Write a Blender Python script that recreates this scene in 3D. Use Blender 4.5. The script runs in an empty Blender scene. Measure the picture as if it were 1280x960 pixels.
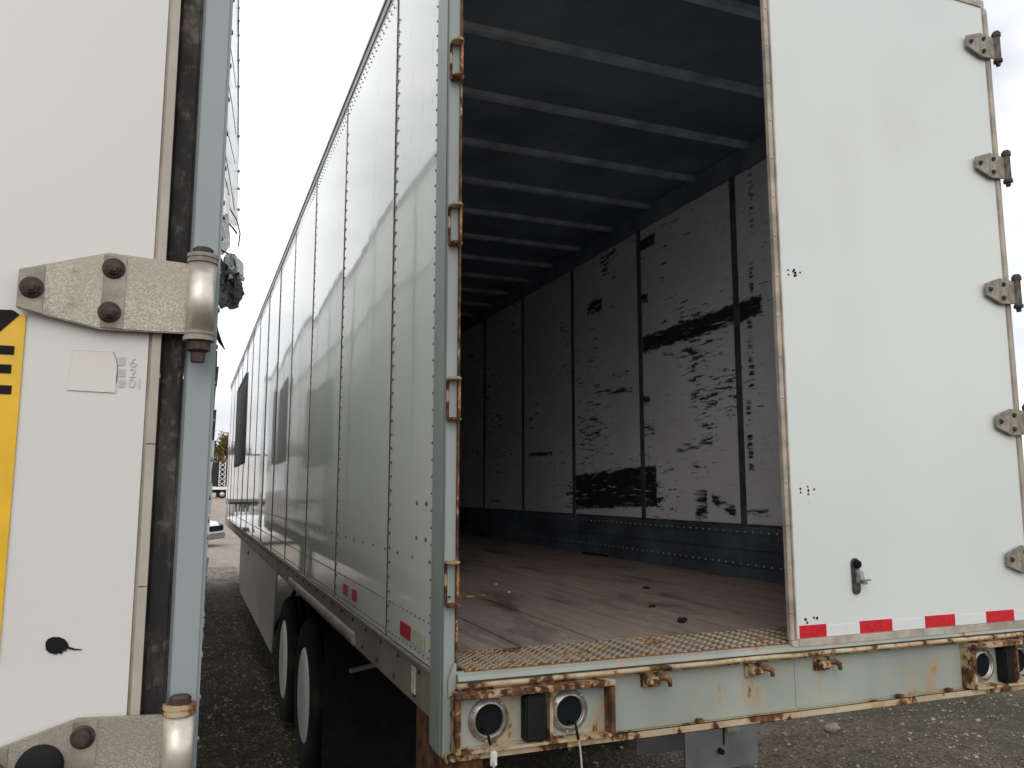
import bpy, bmesh, math, random
from mathutils import Vector, Matrix, noise as mnoise
random.seed(7)
R = math.radians
scene = bpy.context.scene

# ------------------------------------------------------------------ camera
FPX, YAW, PITCH = 1008.0, R(21.67), R(7.5)          # focal length in px of a 1280 px wide frame
CAM = Vector((-2.047, -2.446, 1.86))
cd = bpy.data.cameras.new('camera'); cam = bpy.data.objects.new('camera', cd)
scene.collection.objects.link(cam); scene.camera = cam
cd.sensor_width = 36.0; cd.lens = FPX / 1280 * 36.0
cd.clip_start = 0.02; cd.clip_end = 3000
cam.location = CAM; cam.rotation_euler = (R(90) + PITCH, 0, -YAW)

# ------------------------------------------------------------------ world, sun, exposure
SUN_EL, SUN_AZ = R(33), R(204)                        # overcast; brightest sky behind the camera
world = bpy.data.worlds.new('World'); scene.world = world; world.use_nodes = True
wn = world.node_tree; wn.nodes.clear()
wo = wn.nodes.new('ShaderNodeOutputWorld'); wb = wn.nodes.new('ShaderNodeBackground')
sky = wn.nodes.new('ShaderNodeTexSky'); sky.sky_type = 'NISHITA'; sky.sun_disc = False
sky.sun_elevation = SUN_EL; sky.sun_rotation = SUN_AZ; sky.dust_density = 4; sky.air_density = 1.0
wtc = wn.nodes.new('ShaderNodeTexCoord'); wmp = wn.nodes.new('ShaderNodeMapping'); wmp.inputs['Scale'].default_value = (1, 1, 2.6)
wnz = wn.nodes.new('ShaderNodeTexNoise'); wnz.inputs['Scale'].default_value = 2.2; wnz.inputs['Detail'].default_value = 5
wrp = wn.nodes.new('ShaderNodeValToRGB')
wrp.color_ramp.elements[0].position = 0.34; wrp.color_ramp.elements[0].color = (5.7, 5.8, 6.3, 1)
wrp.color_ramp.elements[1].position = 0.58; wrp.color_ramp.elements[1].color = (10.4, 10.4, 10.6, 1)
wmx = wn.nodes.new('ShaderNodeMix'); wmx.data_type = 'RGBA'; wmx.inputs[0].default_value = 0.93
wn.links.new(wtc.outputs['Generated'], wmp.inputs['Vector']); wn.links.new(wmp.outputs[0], wnz.inputs['Vector'])
wn.links.new(wnz.outputs[0], wrp.inputs[0]); wn.links.new(sky.outputs[0], wmx.inputs[6]); wn.links.new(wrp.outputs[0], wmx.inputs[7])
wn.links.new(wmx.outputs[2], wb.inputs['Color']); wb.inputs['Strength'].default_value = 0.116
wn.links.new(wb.outputs[0], wo.inputs[0])
sd = bpy.data.lights.new('sun', 'SUN'); sun = bpy.data.objects.new('sun', sd); scene.collection.objects.link(sun)
sd.energy = 0.75; sd.angle = R(40); sd.color = (1.0, 0.965, 0.92)
sdir = Vector((math.sin(SUN_AZ) * math.cos(SUN_EL), math.cos(SUN_AZ) * math.cos(SUN_EL), math.sin(SUN_EL)))
sun.rotation_euler = sdir.to_track_quat('Z', 'Y').to_euler(); sun.location = (-6, -8, 14)
scene.view_settings.view_transform = 'Standard'; scene.view_settings.look = 'None'
scene.view_settings.exposure = 0.28; scene.view_settings.gamma = 1.0
scene.cycles.max_bounces = 16; scene.cycles.diffuse_bounces = 10; scene.cycles.glossy_bounces = 6

# ------------------------------------------------------------------ pixel -> point helpers (photo px, 1280 x 960)
_F = Vector((math.sin(YAW), math.cos(YAW), 0)); _R = Vector((math.cos(YAW), -math.sin(YAW), 0)); _Z = Vector((0, 0, 1))
def ray(u, v):
    cx, cy = (u - 640) / FPX, (480 - v) / FPX
    return (math.cos(PITCH) - math.sin(PITCH) * cy) * _F + cx * _R + (math.sin(PITCH) + math.cos(PITCH) * cy) * _Z
def onX(u, v, X): d = ray(u, v); return CAM + d * ((X - CAM.x) / d.x)
def onY(u, v, Y): d = ray(u, v); return CAM + d * ((Y - CAM.y) / d.y)
def onZ(u, v, Z): d = ray(u, v); return CAM + d * ((Z - CAM.z) / d.z)

# ------------------------------------------------------------------ material helpers
class N:
    """tiny expression wrapper over shader sockets"""
    def __init__(s, nt, sock): s.nt, s.s = nt, sock
    def _m(s, op, *a):
        n = s.nt.nodes.new('ShaderNodeMath'); n.operation = op
        for i, x in enumerate((s,) + a):
            if isinstance(x, N): s.nt.links.new(x.s, n.inputs[i])
            else: n.inputs[i].default_value = x
        return N(s.nt, n.outputs[0])
    def __add__(s, o): return s._m('ADD', o)
    def __sub__(s, o): return s._m('SUBTRACT', o)
    def __mul__(s, o): return s._m('MULTIPLY', o)
    def abs(s): return s._m('ABSOLUTE')
    def max(s, o): return s._m('MAXIMUM', o)
    def min(s, o): return s._m('MINIMUM', o)
    def step(s, lo, hi):
        n = s.nt.nodes.new('ShaderNodeMapRange'); n.interpolation_type = 'SMOOTHSTEP'
        s.nt.links.new(s.s, n.inputs[0]); n.inputs[1].default_value = lo; n.inputs[2].default_value = hi
        return N(s.nt, n.outputs[0])
class Mat:
    def __init__(s, name, rough=0.5, metal=0.0, spec=0.5):
        s.m = bpy.data.materials.new(name); s.m.use_nodes = True; s.nt = s.m.node_tree
        s.b = s.nt.nodes['Principled BSDF']
        s.b.inputs['Roughness'].default_value = rough; s.b.inputs['Metallic'].default_value = metal
        s.b.inputs['Specular IOR Level'].default_value = spec
        s.tc = s.nt.nodes.new('ShaderNodeTexCoord')
    def co(s, scale=(1, 1, 1), gen=False):
        n = s.nt.nodes.new('ShaderNodeMapping'); n.inputs['Scale'].default_value = scale
        s.nt.links.new(s.tc.outputs['Generated' if gen else 'Object'], n.inputs[0]); return n.outputs[0]
    def xyz(s):
        n = s.nt.nodes.new('ShaderNodeSeparateXYZ'); s.nt.links.new(s.tc.outputs['Object'], n.inputs[0])
        return [N(s.nt, o) for o in n.outputs]
    def noise(s, scale, stretch=(1, 1, 1), detail=4, rough=0.55, dist=0.0):
        n = s.nt.nodes.new('ShaderNodeTexNoise'); n.inputs['Scale'].default_value = scale
        n.inputs['Detail'].default_value = detail; n.inputs['Roughness'].default_value = rough; n.inputs['Distortion'].default_value = dist
        s.nt.links.new(s.co(stretch), n.inputs['Vector']); return N(s.nt, n.outputs[0])
    def voro(s, scale, feature='F1', stretch=(1, 1, 1)):
        n = s.nt.nodes.new('ShaderNodeTexVoronoi'); n.feature = feature; n.inputs['Scale'].default_value = scale
        s.nt.links.new(s.co(stretch), n.inputs['Vector']); return n
    def rnd(s):
        n = s.nt.nodes.new('ShaderNodeObjectInfo'); return N(s.nt, n.outputs['Random'])
    def mix(s, a, b, f):
        n = s.nt.nodes.new('ShaderNodeMix'); n.data_type = 'RGBA'
        for x, k in ((a, 6), (b, 7)):
            if isinstance(x, (tuple, list)): n.inputs[k].default_value = (*x[:3], 1)
            else: s.nt.links.new(x, n.inputs[k])
        if isinstance(f, N): s.nt.links.new(f.s, n.inputs[0])
        else: n.inputs[0].default_value = f
        return n.outputs[2]
    def color(s, c):
        if isinstance(c, (tuple, list)): s.b.inputs['Base Color'].default_value = (*c[:3], 1)
        else: s.nt.links.new(c, s.b.inputs['Base Color'])
    def rough(s, f): s.nt.links.new(f.s, s.b.inputs['Roughness'])
    def metal(s, f): s.nt.links.new(f.s, s.b.inputs['Metallic'])
    def bump(s, f, strength=0.3, distance=0.01):
        n = s.nt.nodes.new('ShaderNodeBump'); n.inputs['Strength'].default_value = strength; n.inputs['Distance'].default_value = distance
        s.nt.links.new(f.s, n.inputs['Height'])
        prev = s.b.inputs['Normal'].links
        if prev: s.nt.links.new(prev[0].from_socket, n.inputs['Normal'])
        s.nt.links.new(n.outputs[0], s.b.inputs['Normal'])
def sc(c, k): return tuple(min(1, x * k) for x in c)
def plain(name, c, rough=0.5, metal=0.0, var=0.25, scale=9, bump=0.0, bscale=60, spec=0.5):
    m = Mat(name, rough, metal, spec); nz = m.noise(scale)
    m.color(m.mix(sc(c, 1 - var), sc(c, 1 + var * 0.6), nz.step(0.3, 0.7)))
    m.rough(nz * 0.25 + (rough - 0.12))
    if bump: m.bump(m.noise(bscale, detail=3), bump, 0.004)
    return m.m
RUST_D, RUST_M, RUST_O = (0.050, 0.024, 0.015), (0.185, 0.078, 0.030), (0.42, 0.235, 0.085)
def rusted(name, paint, amount=0.35, rough=0.5, scale=6, streak=0.35, grime=0.3):
    """paint that flakes into ochre stain and dark rust; amount 0..1"""
    m = Mat(name, rough)
    n1 = m.noise(scale, (1, 1, streak), 7, 0.65, 0.4); n2 = m.noise(scale * 5, (1, 1, 0.6), 5, 0.6); n3 = m.noise(2.0, (1, 1, 0.3), 3)
    t = n1 * 0.72 + n2 * 0.28
    th = 0.72 - amount * 0.44
    base = m.mix(sc(paint, 1.0 - grime), paint, n3.step(0.3, 0.65))
    stain = m.mix(base, RUST_O, t.step(th - 0.07, th + 0.03) * 0.75)
    rust = m.mix(RUST_M, RUST_D, n2.step(0.4, 0.62))
    f = t.step(th, th + 0.05)
    m.color(m.mix(stain, rust, f)); m.rough(f * 0.35 + rough)
    m.bump(n2 * f + n1 * 0.3, 0.5, 0.004)
    return m.m
def rust_all(name, k=1.0):
    m = Mat(name, 0.9); n1 = m.noise(14, detail=6); n2 = m.noise(60, detail=4)
    c = m.mix(sc(RUST_D, k), sc(RUST_M, k), n1.step(0.35, 0.6)); c = m.mix(c, sc(RUST_O, k), (n2 * n1).step(0.29, 0.42) * 0.7)
    m.color(c); m.bump(n1 + n2, 0.6, 0.004); return m.m

def side_paint(name, c, rough=0.035):
    m = Mat(name, rough, 0, 0.6); g = m.noise(3.0, (1, 1, 0.25), 6, 0.6); fine = m.noise(35, (1, 1, 0.3), 4)
    rn = m.rnd()
    cc = m.mix(sc(c, 0.9), c, rn)
    cc = m.mix(cc, (0.42, 0.41, 0.36), (g * fine).step(0.30, 0.52) * 0.35)
    m.color(cc); m.rough(g.step(0.45, 0.9) * 0.06 + rough)
    m.bump(m.noise(1.1, (1, 1.6, 0.8), 2, 0.4), 0.05, 0.012)
    m.bump(m.noise(7, (1, 1, 0.6), 2, 0.4), 0.012, 0.004)
    return m.m
def door_paint(name, c, rough=0.32, marks=0.5):
    m = Mat(name, rough, 0, 0.45); g = m.noise(1.7, (1, 1, 0.45), 5, 0.55); f = m.noise(48, (1, 1, 1), 4, 0.6); big = m.noise(0.9, detail=2)
    cc = m.mix(sc(c, 0.955), c, big.step(0.35, 0.65))
    cc = m.mix(cc, (0.50, 0.47, 0.40), g.step(0.54, 0.85) * 0.28)
    cc = m.mix(cc, (0.24, 0.22, 0.19), (f * g).step(0.455, 0.50) * marks)
    m.color(cc); m.bump(f, 0.04, 0.002); m.bump(big, 0.05, 0.02); return m.m

M = {}
M['side'] = side_paint('side_paint', (0.85, 0.86, 0.83))
M['side_left'] = side_paint('neighbour_side_paint', (0.78, 0.80, 0.76), 0.06)
M['door'] = door_paint('door_paint', (0.655, 0.685, 0.668), 0.32, 0.7)
M['door_left'] = door_paint('neighbour_door_paint', (0.635, 0.625, 0.595), 0.4, 0.6)
M['post'] = rusted('post_paint', (0.33, 0.37, 0.36), 0.12, 0.42, 5, 0.25, 0.22)
M['post_left'] = rusted('neighbour_post_paint', (0.31, 0.355, 0.365), 0.03, 0.42, 3, 0.2, 0.18)
M['sill'] = rusted('sill_paint', (0.345, 0.375, 0.325), 0.28, 0.5, 5, 0.35, 0.25)
M['sill_lip'] = rusted('sill_lip_paint', (0.50, 0.43, 0.29), 0.44, 0.6, 7, 1.0, 0.3)
M['sill_edge'] = rusted('sill_edge_paint', (0.46, 0.39, 0.26), 0.58, 0.65, 9, 1.0, 0.3)
M['post_rust'] = rusted('post_edge_paint', (0.42, 0.34, 0.24), 0.72, 0.6, 9, 0.5, 0.2)
M['rust'] = rust_all('rust'); M['rust_light'] = rust_all('rust_light', 1.6)
M['trim'] = plain('trim_aluminium', (0.40, 0.345, 0.28), 0.55, 0.15, 0.3, 12, 0.1)
M['trim_light'] = plain('trim_light', (0.44, 0.39, 0.33), 0.5, 0.2, 0.3, 12, 0.1)
M['seal'] = plain('seal_strip', (0.40, 0.36, 0.30), 0.6, 0, 0.12, 14)
m = Mat('gasket', 0.9, 0, 0.2); n1 = m.noise(17, (1, 1, 0.35), 7, 0.7); n2 = m.noise(60, detail=4)
m.color(m.mix(m.mix((0.022, 0.021, 0.021), (0.05, 0.045, 0.04), n1.step(0.45, 0.6)), (0.22, 0.19, 0.16), (n1 * n2).step(0.27, 0.40) * 0.35)); m.bump(n1 + n2, 0.5, 0.004); M['gasket'] = m.m
m = Mat('hinge_metal', 0.55, 0.6); n1 = m.noise(380, detail=3, rough=0.7); n2 = m.noise(22, detail=6); n3 = m.noise(5, detail=3)
c = m.mix((0.32, 0.285, 0.235), (0.54, 0.50, 0.43), n1.step(0.42, 0.66) * n3.step(0.25, 0.6)); c = m.mix(c, (0.15, 0.11, 0.075), n2.step(0.56, 0.72) * 0.8)
m.color(c); m.bump(n1, 0.3, 0.002); M['hinge'] = m.m
M['hinge_dull'] = plain('hinge_dull', (0.30, 0.27, 0.22), 0.6, 0.35, 0.4, 25, 0.3)
M['barrel'] = plain('barrel_metal', (0.62, 0.57, 0.49), 0.38, 0.6, 0.25, 16, 0.15)
M['bolt'] = plain('bolt_steel', (0.07, 0.05, 0.04), 0.7, 0.4, 0.5, 60, 0.4)
M['black_rubber'] = plain('black_rubber', (0.012, 0.012, 0.013), 0.85, 0, 0.4, 12, 0.4, spec=0.2)
m = Mat('tyre_rubber', 0.9, 0, 0.25); n1 = m.noise(7, detail=5); n2 = m.noise(80)
m.color(m.mix((0.013, 0.013, 0.014), (0.05, 0.046, 0.04), (n1 * 0.7 + n2 * 0.3).step(0.45, 0.75))); m.bump(n2, 0.3, 0.003); M['tyre'] = m.m
M['rim'] = rusted('rim_paint', (0.86, 0.84, 0.79), 0.03, 0.30, 7, 1, 0.15)
M['rail'] = rusted('bottom_rail', (0.34, 0.31, 0.25), 0.12, 0.5, 6, 0.6, 0.4)
M['rail_light'] = plain('rail_aluminium', (0.36, 0.33, 0.27), 0.5, 0.3, 0.35, 7, 0.1)
M['roof_rail'] = plain('roof_rail', (0.24, 0.25, 0.26), 0.4, 0.5, 0.25, 6)
M['skirt'] = plain('skirt', (0.44, 0.42, 0.38), 0.45, 0, 0.2, 2.0)
M['flap'] = plain('grey_flap', (0.20, 0.20, 0.20), 0.6, 0, 0.25, 4, 0.2)
M['dark_steel'] = plain('dark_steel', (0.022, 0.021, 0.020), 0.8, 0.0, 0.4, 6, 0.2, spec=0.2)
M['joint'] = plain('joint_sealant', (0.05, 0.05, 0.05), 0.6)
M['backing'] = plain('backing', (0.10, 0.10, 0.10), 0.7)
M['rivet'] = plain('rivet_steel', (0.20, 0.20, 0.19), 0.45, 0.6, 0.4, 40)
M['red_tape'] = plain('red_tape', (0.56, 0.012, 0.022), 0.35, 0, 0.18, 60)
M['white_tape'] = plain('white_tape', (0.665, 0.685, 0.67), 0.33, 0, 0.02, 30)
M['cream_tape'] = plain('faded_tape', (0.62, 0.63, 0.48), 0.4, 0, 0.1, 40)
M['glass'] = plain('dark_window', (0.014, 0.017, 0.020), 0.5, 0, 0.1, spec=0.12)
M['orange'] = plain('orange_lens', (0.50, 0.07, 0.012), 0.3)
M['hole'] = plain('dark_hole', (0.010, 0.012, 0.014), 0.9, spec=0.1)  # near-black for knob, wire and grille; also paints the shade inside holes
M['ring'] = plain('ring_steel', (0.45, 0.42, 0.38), 0.4, 0.6, 0.4, 30, 0.2)
M['wire'] = plain('grey_wire', (0.35, 0.34, 0.33), 0.5)
M['tag'] = plain('white_tag', (0.75, 0.74, 0.68), 0.5, 0, 0.2, 50)
# interior
m = Mat('floor_wood', 0.72); gp = m.nt.nodes.new('ShaderNodeNewGeometry'); m.tc = type('T', (), {'outputs': {'Object': gp.outputs['Position']}})(); g = m.noise(26, (1, 0.06, 1), 6, 0.65); g2 = m.noise(3.5, (1, 0.35, 1), 6, 0.65); r_ = m.rnd(); sp = m.noise(60, (1, 0.5, 1), 5, 0.7)
c = m.mix((0.21, 0.155, 0.127), (0.38, 0.30, 0.25), g.step(0.3, 0.7)); c = m.mix(c, (0.25, 0.20, 0.17), r_ * 0.5)
c = m.mix(c, (0.035, 0.03, 0.028), g2.step(0.50, 0.72) * 0.8); c = m.mix(c, (0.025, 0.022, 0.02), (g * sp).step(0.32, 0.40) * 0.9)
c = m.mix(c, (0.40, 0.36, 0.32), sp.step(0.66, 0.75) * 0.4)
m.color(c); m.bump(g + g2, 0.35, 0.004); M['wood'] = m.m
m = Mat('tread_plate', 0.62, 0.1); n1 = m.noise(8, detail=6); n2 = m.noise(50); y_ = m.xyz()[1]
c = m.mix((0.24, 0.20, 0.145), (0.10, 0.07, 0.05), n1.step(0.4, 0.66)); c = m.mix(c, RUST_M, ((y_ * -6.0) + n1 * 1.4 + n2 * 0.3).step(0.5, 0.85))
m.color(c); m.bump(n2, 0.4, 0.003); M['tread'] = m.m
M['lug'] = rusted('worn_lug', (0.30, 0.26, 0.20), 0.42, 0.55, 6, 1.0, 0.35)
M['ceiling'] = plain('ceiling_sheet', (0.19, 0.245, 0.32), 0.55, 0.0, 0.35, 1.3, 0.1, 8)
M['bow'] = plain('roof_bow', (0.50, 0.57, 0.64), 0.45, 0.1, 0.3, 5)
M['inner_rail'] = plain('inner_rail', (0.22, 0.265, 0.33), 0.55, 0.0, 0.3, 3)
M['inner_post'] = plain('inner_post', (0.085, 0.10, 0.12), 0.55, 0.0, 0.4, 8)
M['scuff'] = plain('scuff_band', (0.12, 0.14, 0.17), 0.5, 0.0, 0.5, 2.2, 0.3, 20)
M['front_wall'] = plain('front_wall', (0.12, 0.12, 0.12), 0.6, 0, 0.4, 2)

def liner_mat():
    """white liner sheet with peeled, scraped and chipped patches (each with its own outline)"""
    m = Mat('wall_liner', 0.42); _, y, z = m.xyz()
    wob = m.noise(9, detail=5, rough=0.65) - 0.5; fine = m.noise(48, (1, 0.5, 1.6), 5, 0.65); fw = fine - 0.5
    streak = m.noise(16, (1, 0.3, 2.5), 5, 0.6)
    mask = None
    def patch(p0, p1, hh, amp=0.07, soft=0.012, holes=0.30):
        nonlocal mask
        yc, zc = (p0.y + p1.y) / 2, (p0.z + p1.z) / 2; hy = abs(p0.y - p1.y) / 2; s = (p1.z - p0.z) / (p1.y - p0.y)
        zz = z - zc - (y - yc) * s
        d = ((y - yc).abs() - hy).max(zz.abs() - hh) + wob * amp + fw * amp * 0.8
        f = (d * -1.0).step(-soft, soft) * streak.step(holes, holes + 0.12)
        mask = f if mask is None else mask.max(f)
    q = lambda u, v: onX(u, v, 1.238)
    patch(q(719, 615), q(821, 607), 0.155, 0.05)                     # big peeled block low on the wall
    patch(q(803, 432), q(952, 380), 0.066, 0.07)                     # long slanting scrape
    patch(q(868, 632), q(884, 632), 0.10, 0.10, holes=0.42); patch(q(890, 622), q(918, 640), 0.035, 0.08, holes=0.4)
    patch(q(797, 309), q(818, 298), 0.045, 0.06); patch(q(798, 374), q(809, 372), 0.035, 0.06)
    patch(q(746, 492), q(790, 486), 0.022, 0.04, holes=0.4); patch(q(734, 387), q(752, 380), 0.05, 0.09, holes=0.38)
    patch(q(690, 567), q(662, 568), 0.018, 0.03)
    patch(q(936, 250), q(941, 250), 0.22, 0.08, holes=0.46); patch(q(937, 360), q(942, 358), 0.16, 0.08, holes=0.44); patch(q(935, 440), q(941, 438), 0.24, 0.06, holes=0.45)
    patch(q(934, 545), q(940, 545), 0.22, 0.06, holes=0.44); patch(q(846, 560), q(890, 552), 0.03, 0.06, holes=0.46); patch(q(800, 540), q(818, 534), 0.06, 0.09, holes=0.45)
    patch(q(800, 500), q(812, 500), 0.03, 0.07, holes=0.42); patch(q(860, 585), q(890, 580), 0.02, 0.05, holes=0.46); patch(q(765, 470), q(786, 465), 0.025, 0.06, holes=0.48)
    patch(q(865, 450), q(882, 440), 0.09, 0.09, holes=0.5); patch(q(930, 640), q(960, 641), 0.02, 0.04, holes=0.44)
    chips = m.noise(22, (1, 0.28, 1.9), 6, 0.72); zone = m.noise(1.1, (1, 1, 1), 2)
    ch = (chips * 0.75 + zone * 0.4).step(0.676, 0.692)
    mask = mask.max(ch)
    sc_ = m.noise(90, (1, 0.05, 1), 3)
    base = m.mix((0.74, 0.74, 0.77), (0.85, 0.85, 0.88), zone.step(0.35, 0.65)); base = m.mix(base, (0.52, 0.51, 0.52), sc_.step(0.58, 0.72) * 0.5)
    base = m.mix(base, (0.40, 0.42, 0.24), (m.noise(2.3) * m.noise(14)).step(0.33, 0.45) * 0.35)
    dark = m.mix((0.018, 0.020, 0.022), (0.07, 0.072, 0.075), fine.step(0.45, 0.68))
    m.color(m.mix(base, dark, mask)); m.bump(mask * -1.0, 0.3, 0.003)
    return m.m
M['liner'] = liner_mat()

# ------------------------------------------------------------------ mesh helpers
class MB:
    def __init__(s): s.v, s.f = [], []
    def add(s, vs, fs):
        o = len(s.v); s.v += [tuple(p) for p in vs]; s.f += [tuple(i + o for i in f) for f in fs]; return s
    def box(s, a, b):
        (x0, y0, z0), (x1, y1, z1) = a, b
        if x0 > x1: x0, x1 = x1, x0
        if y0 > y1: y0, y1 = y1, y0
        if z0 > z1: z0, z1 = z1, z0
        return s.add([(x0, y0, z0), (x1, y0, z0), (x1, y1, z0), (x0, y1, z0), (x0, y0, z1), (x1, y0, z1), (x1, y1, z1), (x0, y1, z1)],
                     [(0, 3, 2, 1), (4, 5, 6, 7), (0, 1, 5, 4), (1, 2, 6, 5), (2, 3, 7, 6), (3, 0, 4, 7)])
    def prism(s, pts, off):
        """polygon pts (3-D) extruded by vector off"""
        n = len(pts); off = Vector(off); p = [Vector(q) for q in pts]; nn = Vector((0, 0, 0))
        for i in range(n): nn += p[i].cross(p[(i + 1) % n])
        if nn.dot(off) > 0: p.reverse()
        return s.add([*p, *[q + off for q in p]], [tuple(range(n)), tuple(range(2 * n - 1, n - 1, -1))] + [(i, n + i, n + (i + 1) % n, (i + 1) % n) for i in range(n)])
    def tube(s, path, r, n=8, caps=True):
        path = [Vector(p) for p in path]; rs = r if isinstance(r, (list, tuple)) else [r] * len(path); rings = []
        up = None
        for i, p in enumerate(path):
            t = (path[min(i + 1, len(path) - 1)] - path[max(i - 1, 0)]).normalized()
            if up is None: up = t.orthogonal().normalized()
            up = (up - t * up.dot(t)).normalized(); w = t.cross(up)
            rings.append([p + (up * math.cos(a) + w * math.sin(a)) * rs[i] for a in [2 * math.pi * k / n for k in range(n)]])
        vs = [q for rg in rings for q in rg]; fs = []
        for i in range(len(path) - 1):
            for k in range(n):
                a, b = i * n + k, i * n + (k + 1) % n; fs.append((a, b, b + n, a + n))
        if caps: fs.append(tuple(range(n - 1, -1, -1))); fs.append(tuple(range((len(path) - 1) * n, len(path) * n)))
        return s.add(vs, fs)
    def lathe(s, prof, origin, axis, n=24, close=False):
        """prof = [(radius, along axis)]"""
        ax = Vector(axis).normalized(); u = ax.orthogonal().normalized(); w = ax.cross(u); o = Vector(origin); vs = []; fs = []
        for (r, h) in prof:
            for k in range(n):
                a = 2 * math.pi * k / n; vs.append(o + ax * h + (u * math.cos(a) + w * math.sin(a)) * r)
        m_ = len(prof)
        for i in range(m_ if close else m_ - 1):
            j = (i + 1) % m_
            for k in range(n): fs.append((i * n + k, i * n + (k + 1) % n, j * n + (k + 1) % n, j * n + k))
        if not close:
            if prof[0][0] > 1e-6: fs.append(tuple(range(n - 1, -1, -1)))
            if prof[-1][0] > 1e-6: fs.append(tuple(range((m_ - 1) * n, m_ * n)))
        return s.add(vs, fs)
    def mesh(s, name, mat, smooth=False, bevel=0.0, fixn=True):
        me = bpy.data.meshes.new(name); me.from_pydata(s.v, [], s.f)
        if fixn or bevel:
            bm = bmesh.new(); bm.from_mesh(me)
            if fixn: bmesh.ops.remove_doubles(bm, verts=bm.verts, dist=1e-6); bmesh.ops.recalc_face_normals(bm, faces=bm.faces)
            if bevel: bmesh.ops.bevel(bm, geom=[e for e in bm.edges if len(e.link_faces) == 2 and e.calc_face_angle(0) > 0.6], offset=bevel, segments=2, affect='EDGES', clamp_overlap=True)
            bm.to_mesh(me); bm.free()
        if mat: me.materials.append(mat)
        if smooth:
            for p in me.polygons: p.use_smooth = True
        return me
def link(name, me, parent=None, loc=None, rot=None):
    o = bpy.data.objects.new(name, me); scene.collection.objects.link(o); o.parent = parent
    if loc is not None: o.location = loc
    if rot is not None: o.rotation_euler = rot
    return o
def put(name, mb, mat, parent=None, smooth=False, bevel=0.0, fixn=True):
    return link(name, mb.mesh(name, M[mat] if isinstance(mat, str) else mat, smooth, bevel, fixn), parent)
def tag(o, label, cat, group=None, kind=None):
    o['label'] = label; o['category'] = cat
    if group: o['group'] = group
    if kind: o['kind'] = kind
    return o
def empty(name, loc=(0, 0, 0), rz=0.0, parent=None):
    o = bpy.data.objects.new(name, None); scene.collection.objects.link(o); o.location = loc; o.rotation_euler = (0, 0, rz); o.parent = parent
    o.empty_display_size = 0.2; return o
def copy_tree(o, parent=None):
    c = o.copy(); scene.collection.objects.link(c); c.parent = parent
    for ch in list(o.children): copy_tree(ch, c)
    return c
def stuff(o): o['kind'] = 'stuff'; return o
BX = lambda a, b: MB().box(a, b)

# ================================================================== ground
def ground_z(x, y):
    t = max(0.0, min(1.0, (y - 38) / 60.0)); t = t * t * (3 - 2 * t)
    return 0.85 * t
m = Mat('yard_ground', 0.95, 0, 0.25); X_, Y_, _z = m.xyz()
big = m.noise(0.5, detail=5); mid = m.noise(3.2, detail=6, rough=0.65); fin = m.noise(42, detail=5, rough=0.7); v1 = m.voro(38); peb = N(m.nt, v1.outputs['Distance'])
near = m.mix((0.040, 0.029, 0.018), (0.205, 0.168, 0.122), (mid * 0.35 + fin * 0.65).step(0.38, 0.64))
near = m.mix(near, (0.028, 0.036, 0.014), (mid * big).step(0.22, 0.32) * 0.65)
near = m.mix(near, (0.17, 0.16, 0.135), (peb * -1.0 + fin * 0.55).step(0.05, 0.16) * 0.55)
far = m.mix((0.30, 0.255, 0.21), (0.46, 0.405, 0.345), (mid * 0.7 + fin * 0.3).step(0.35, 0.65)); far = m.mix(far, (0.22, 0.19, 0.155), big.step(0.52, 0.7) * 0.5)
m.color(m.mix(near, far, (Y_ * 0.1 + mid * 0.5 + big * 0.4 + X_.abs() * -0.006).step(1.72, 2.25)))
m.bump(fin + peb * -0.8, 1.0, 0.03); m.bump(mid, 0.5, 0.06); M['ground'] = m.m
gx = [-400, -200, -100, -60, -30, -15, -8] + [-4 + i * 0.25 for i in range(60)] + [12, 16, 22, 32, 50, 100, 200, 400]
gy = [-200, -60, -20, -8, -4] + [-2 + i * 0.25 for i in range(90)] + [21 + i * 1.5 for i in range(14)] + [44 + i * 5 for i in range(14)] + [125, 160, 220, 320, 500, 900]
gv, gf = [], []
for y in gy:
    for x in gx:
        h = ground_z(x, y)
        if -4 <= x <= 12 and -3 < y < 22: h += 0.018 * mnoise.noise(Vector((x * 1.3, y * 1.3, 0))) + 0.010 * mnoise.noise(Vector((x * 4, y * 4, 3))) - 0.012
        gv.append((x, y, h))
nx = len(gx)
for j in range(len(gy) - 1):
    for i in range(nx - 1): gf.append((j * nx + i, j * nx + i + 1, (j + 1) * nx + i + 1, (j + 1) * nx + i))
g = put('ground', MB().add(gv, gf), 'ground', smooth=True, fixn=False); g['kind'] = 'structure'
def gz(x, y):
    h = ground_z(x, y)
    if -4 <= x <= 12 and -3 < y < 22: h += 0.018 * mnoise.noise(Vector((x * 1.3, y * 1.3, 0))) + 0.010 * mnoise.noise(Vector((x * 4, y * 4, 3))) - 0.012
    return h
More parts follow.
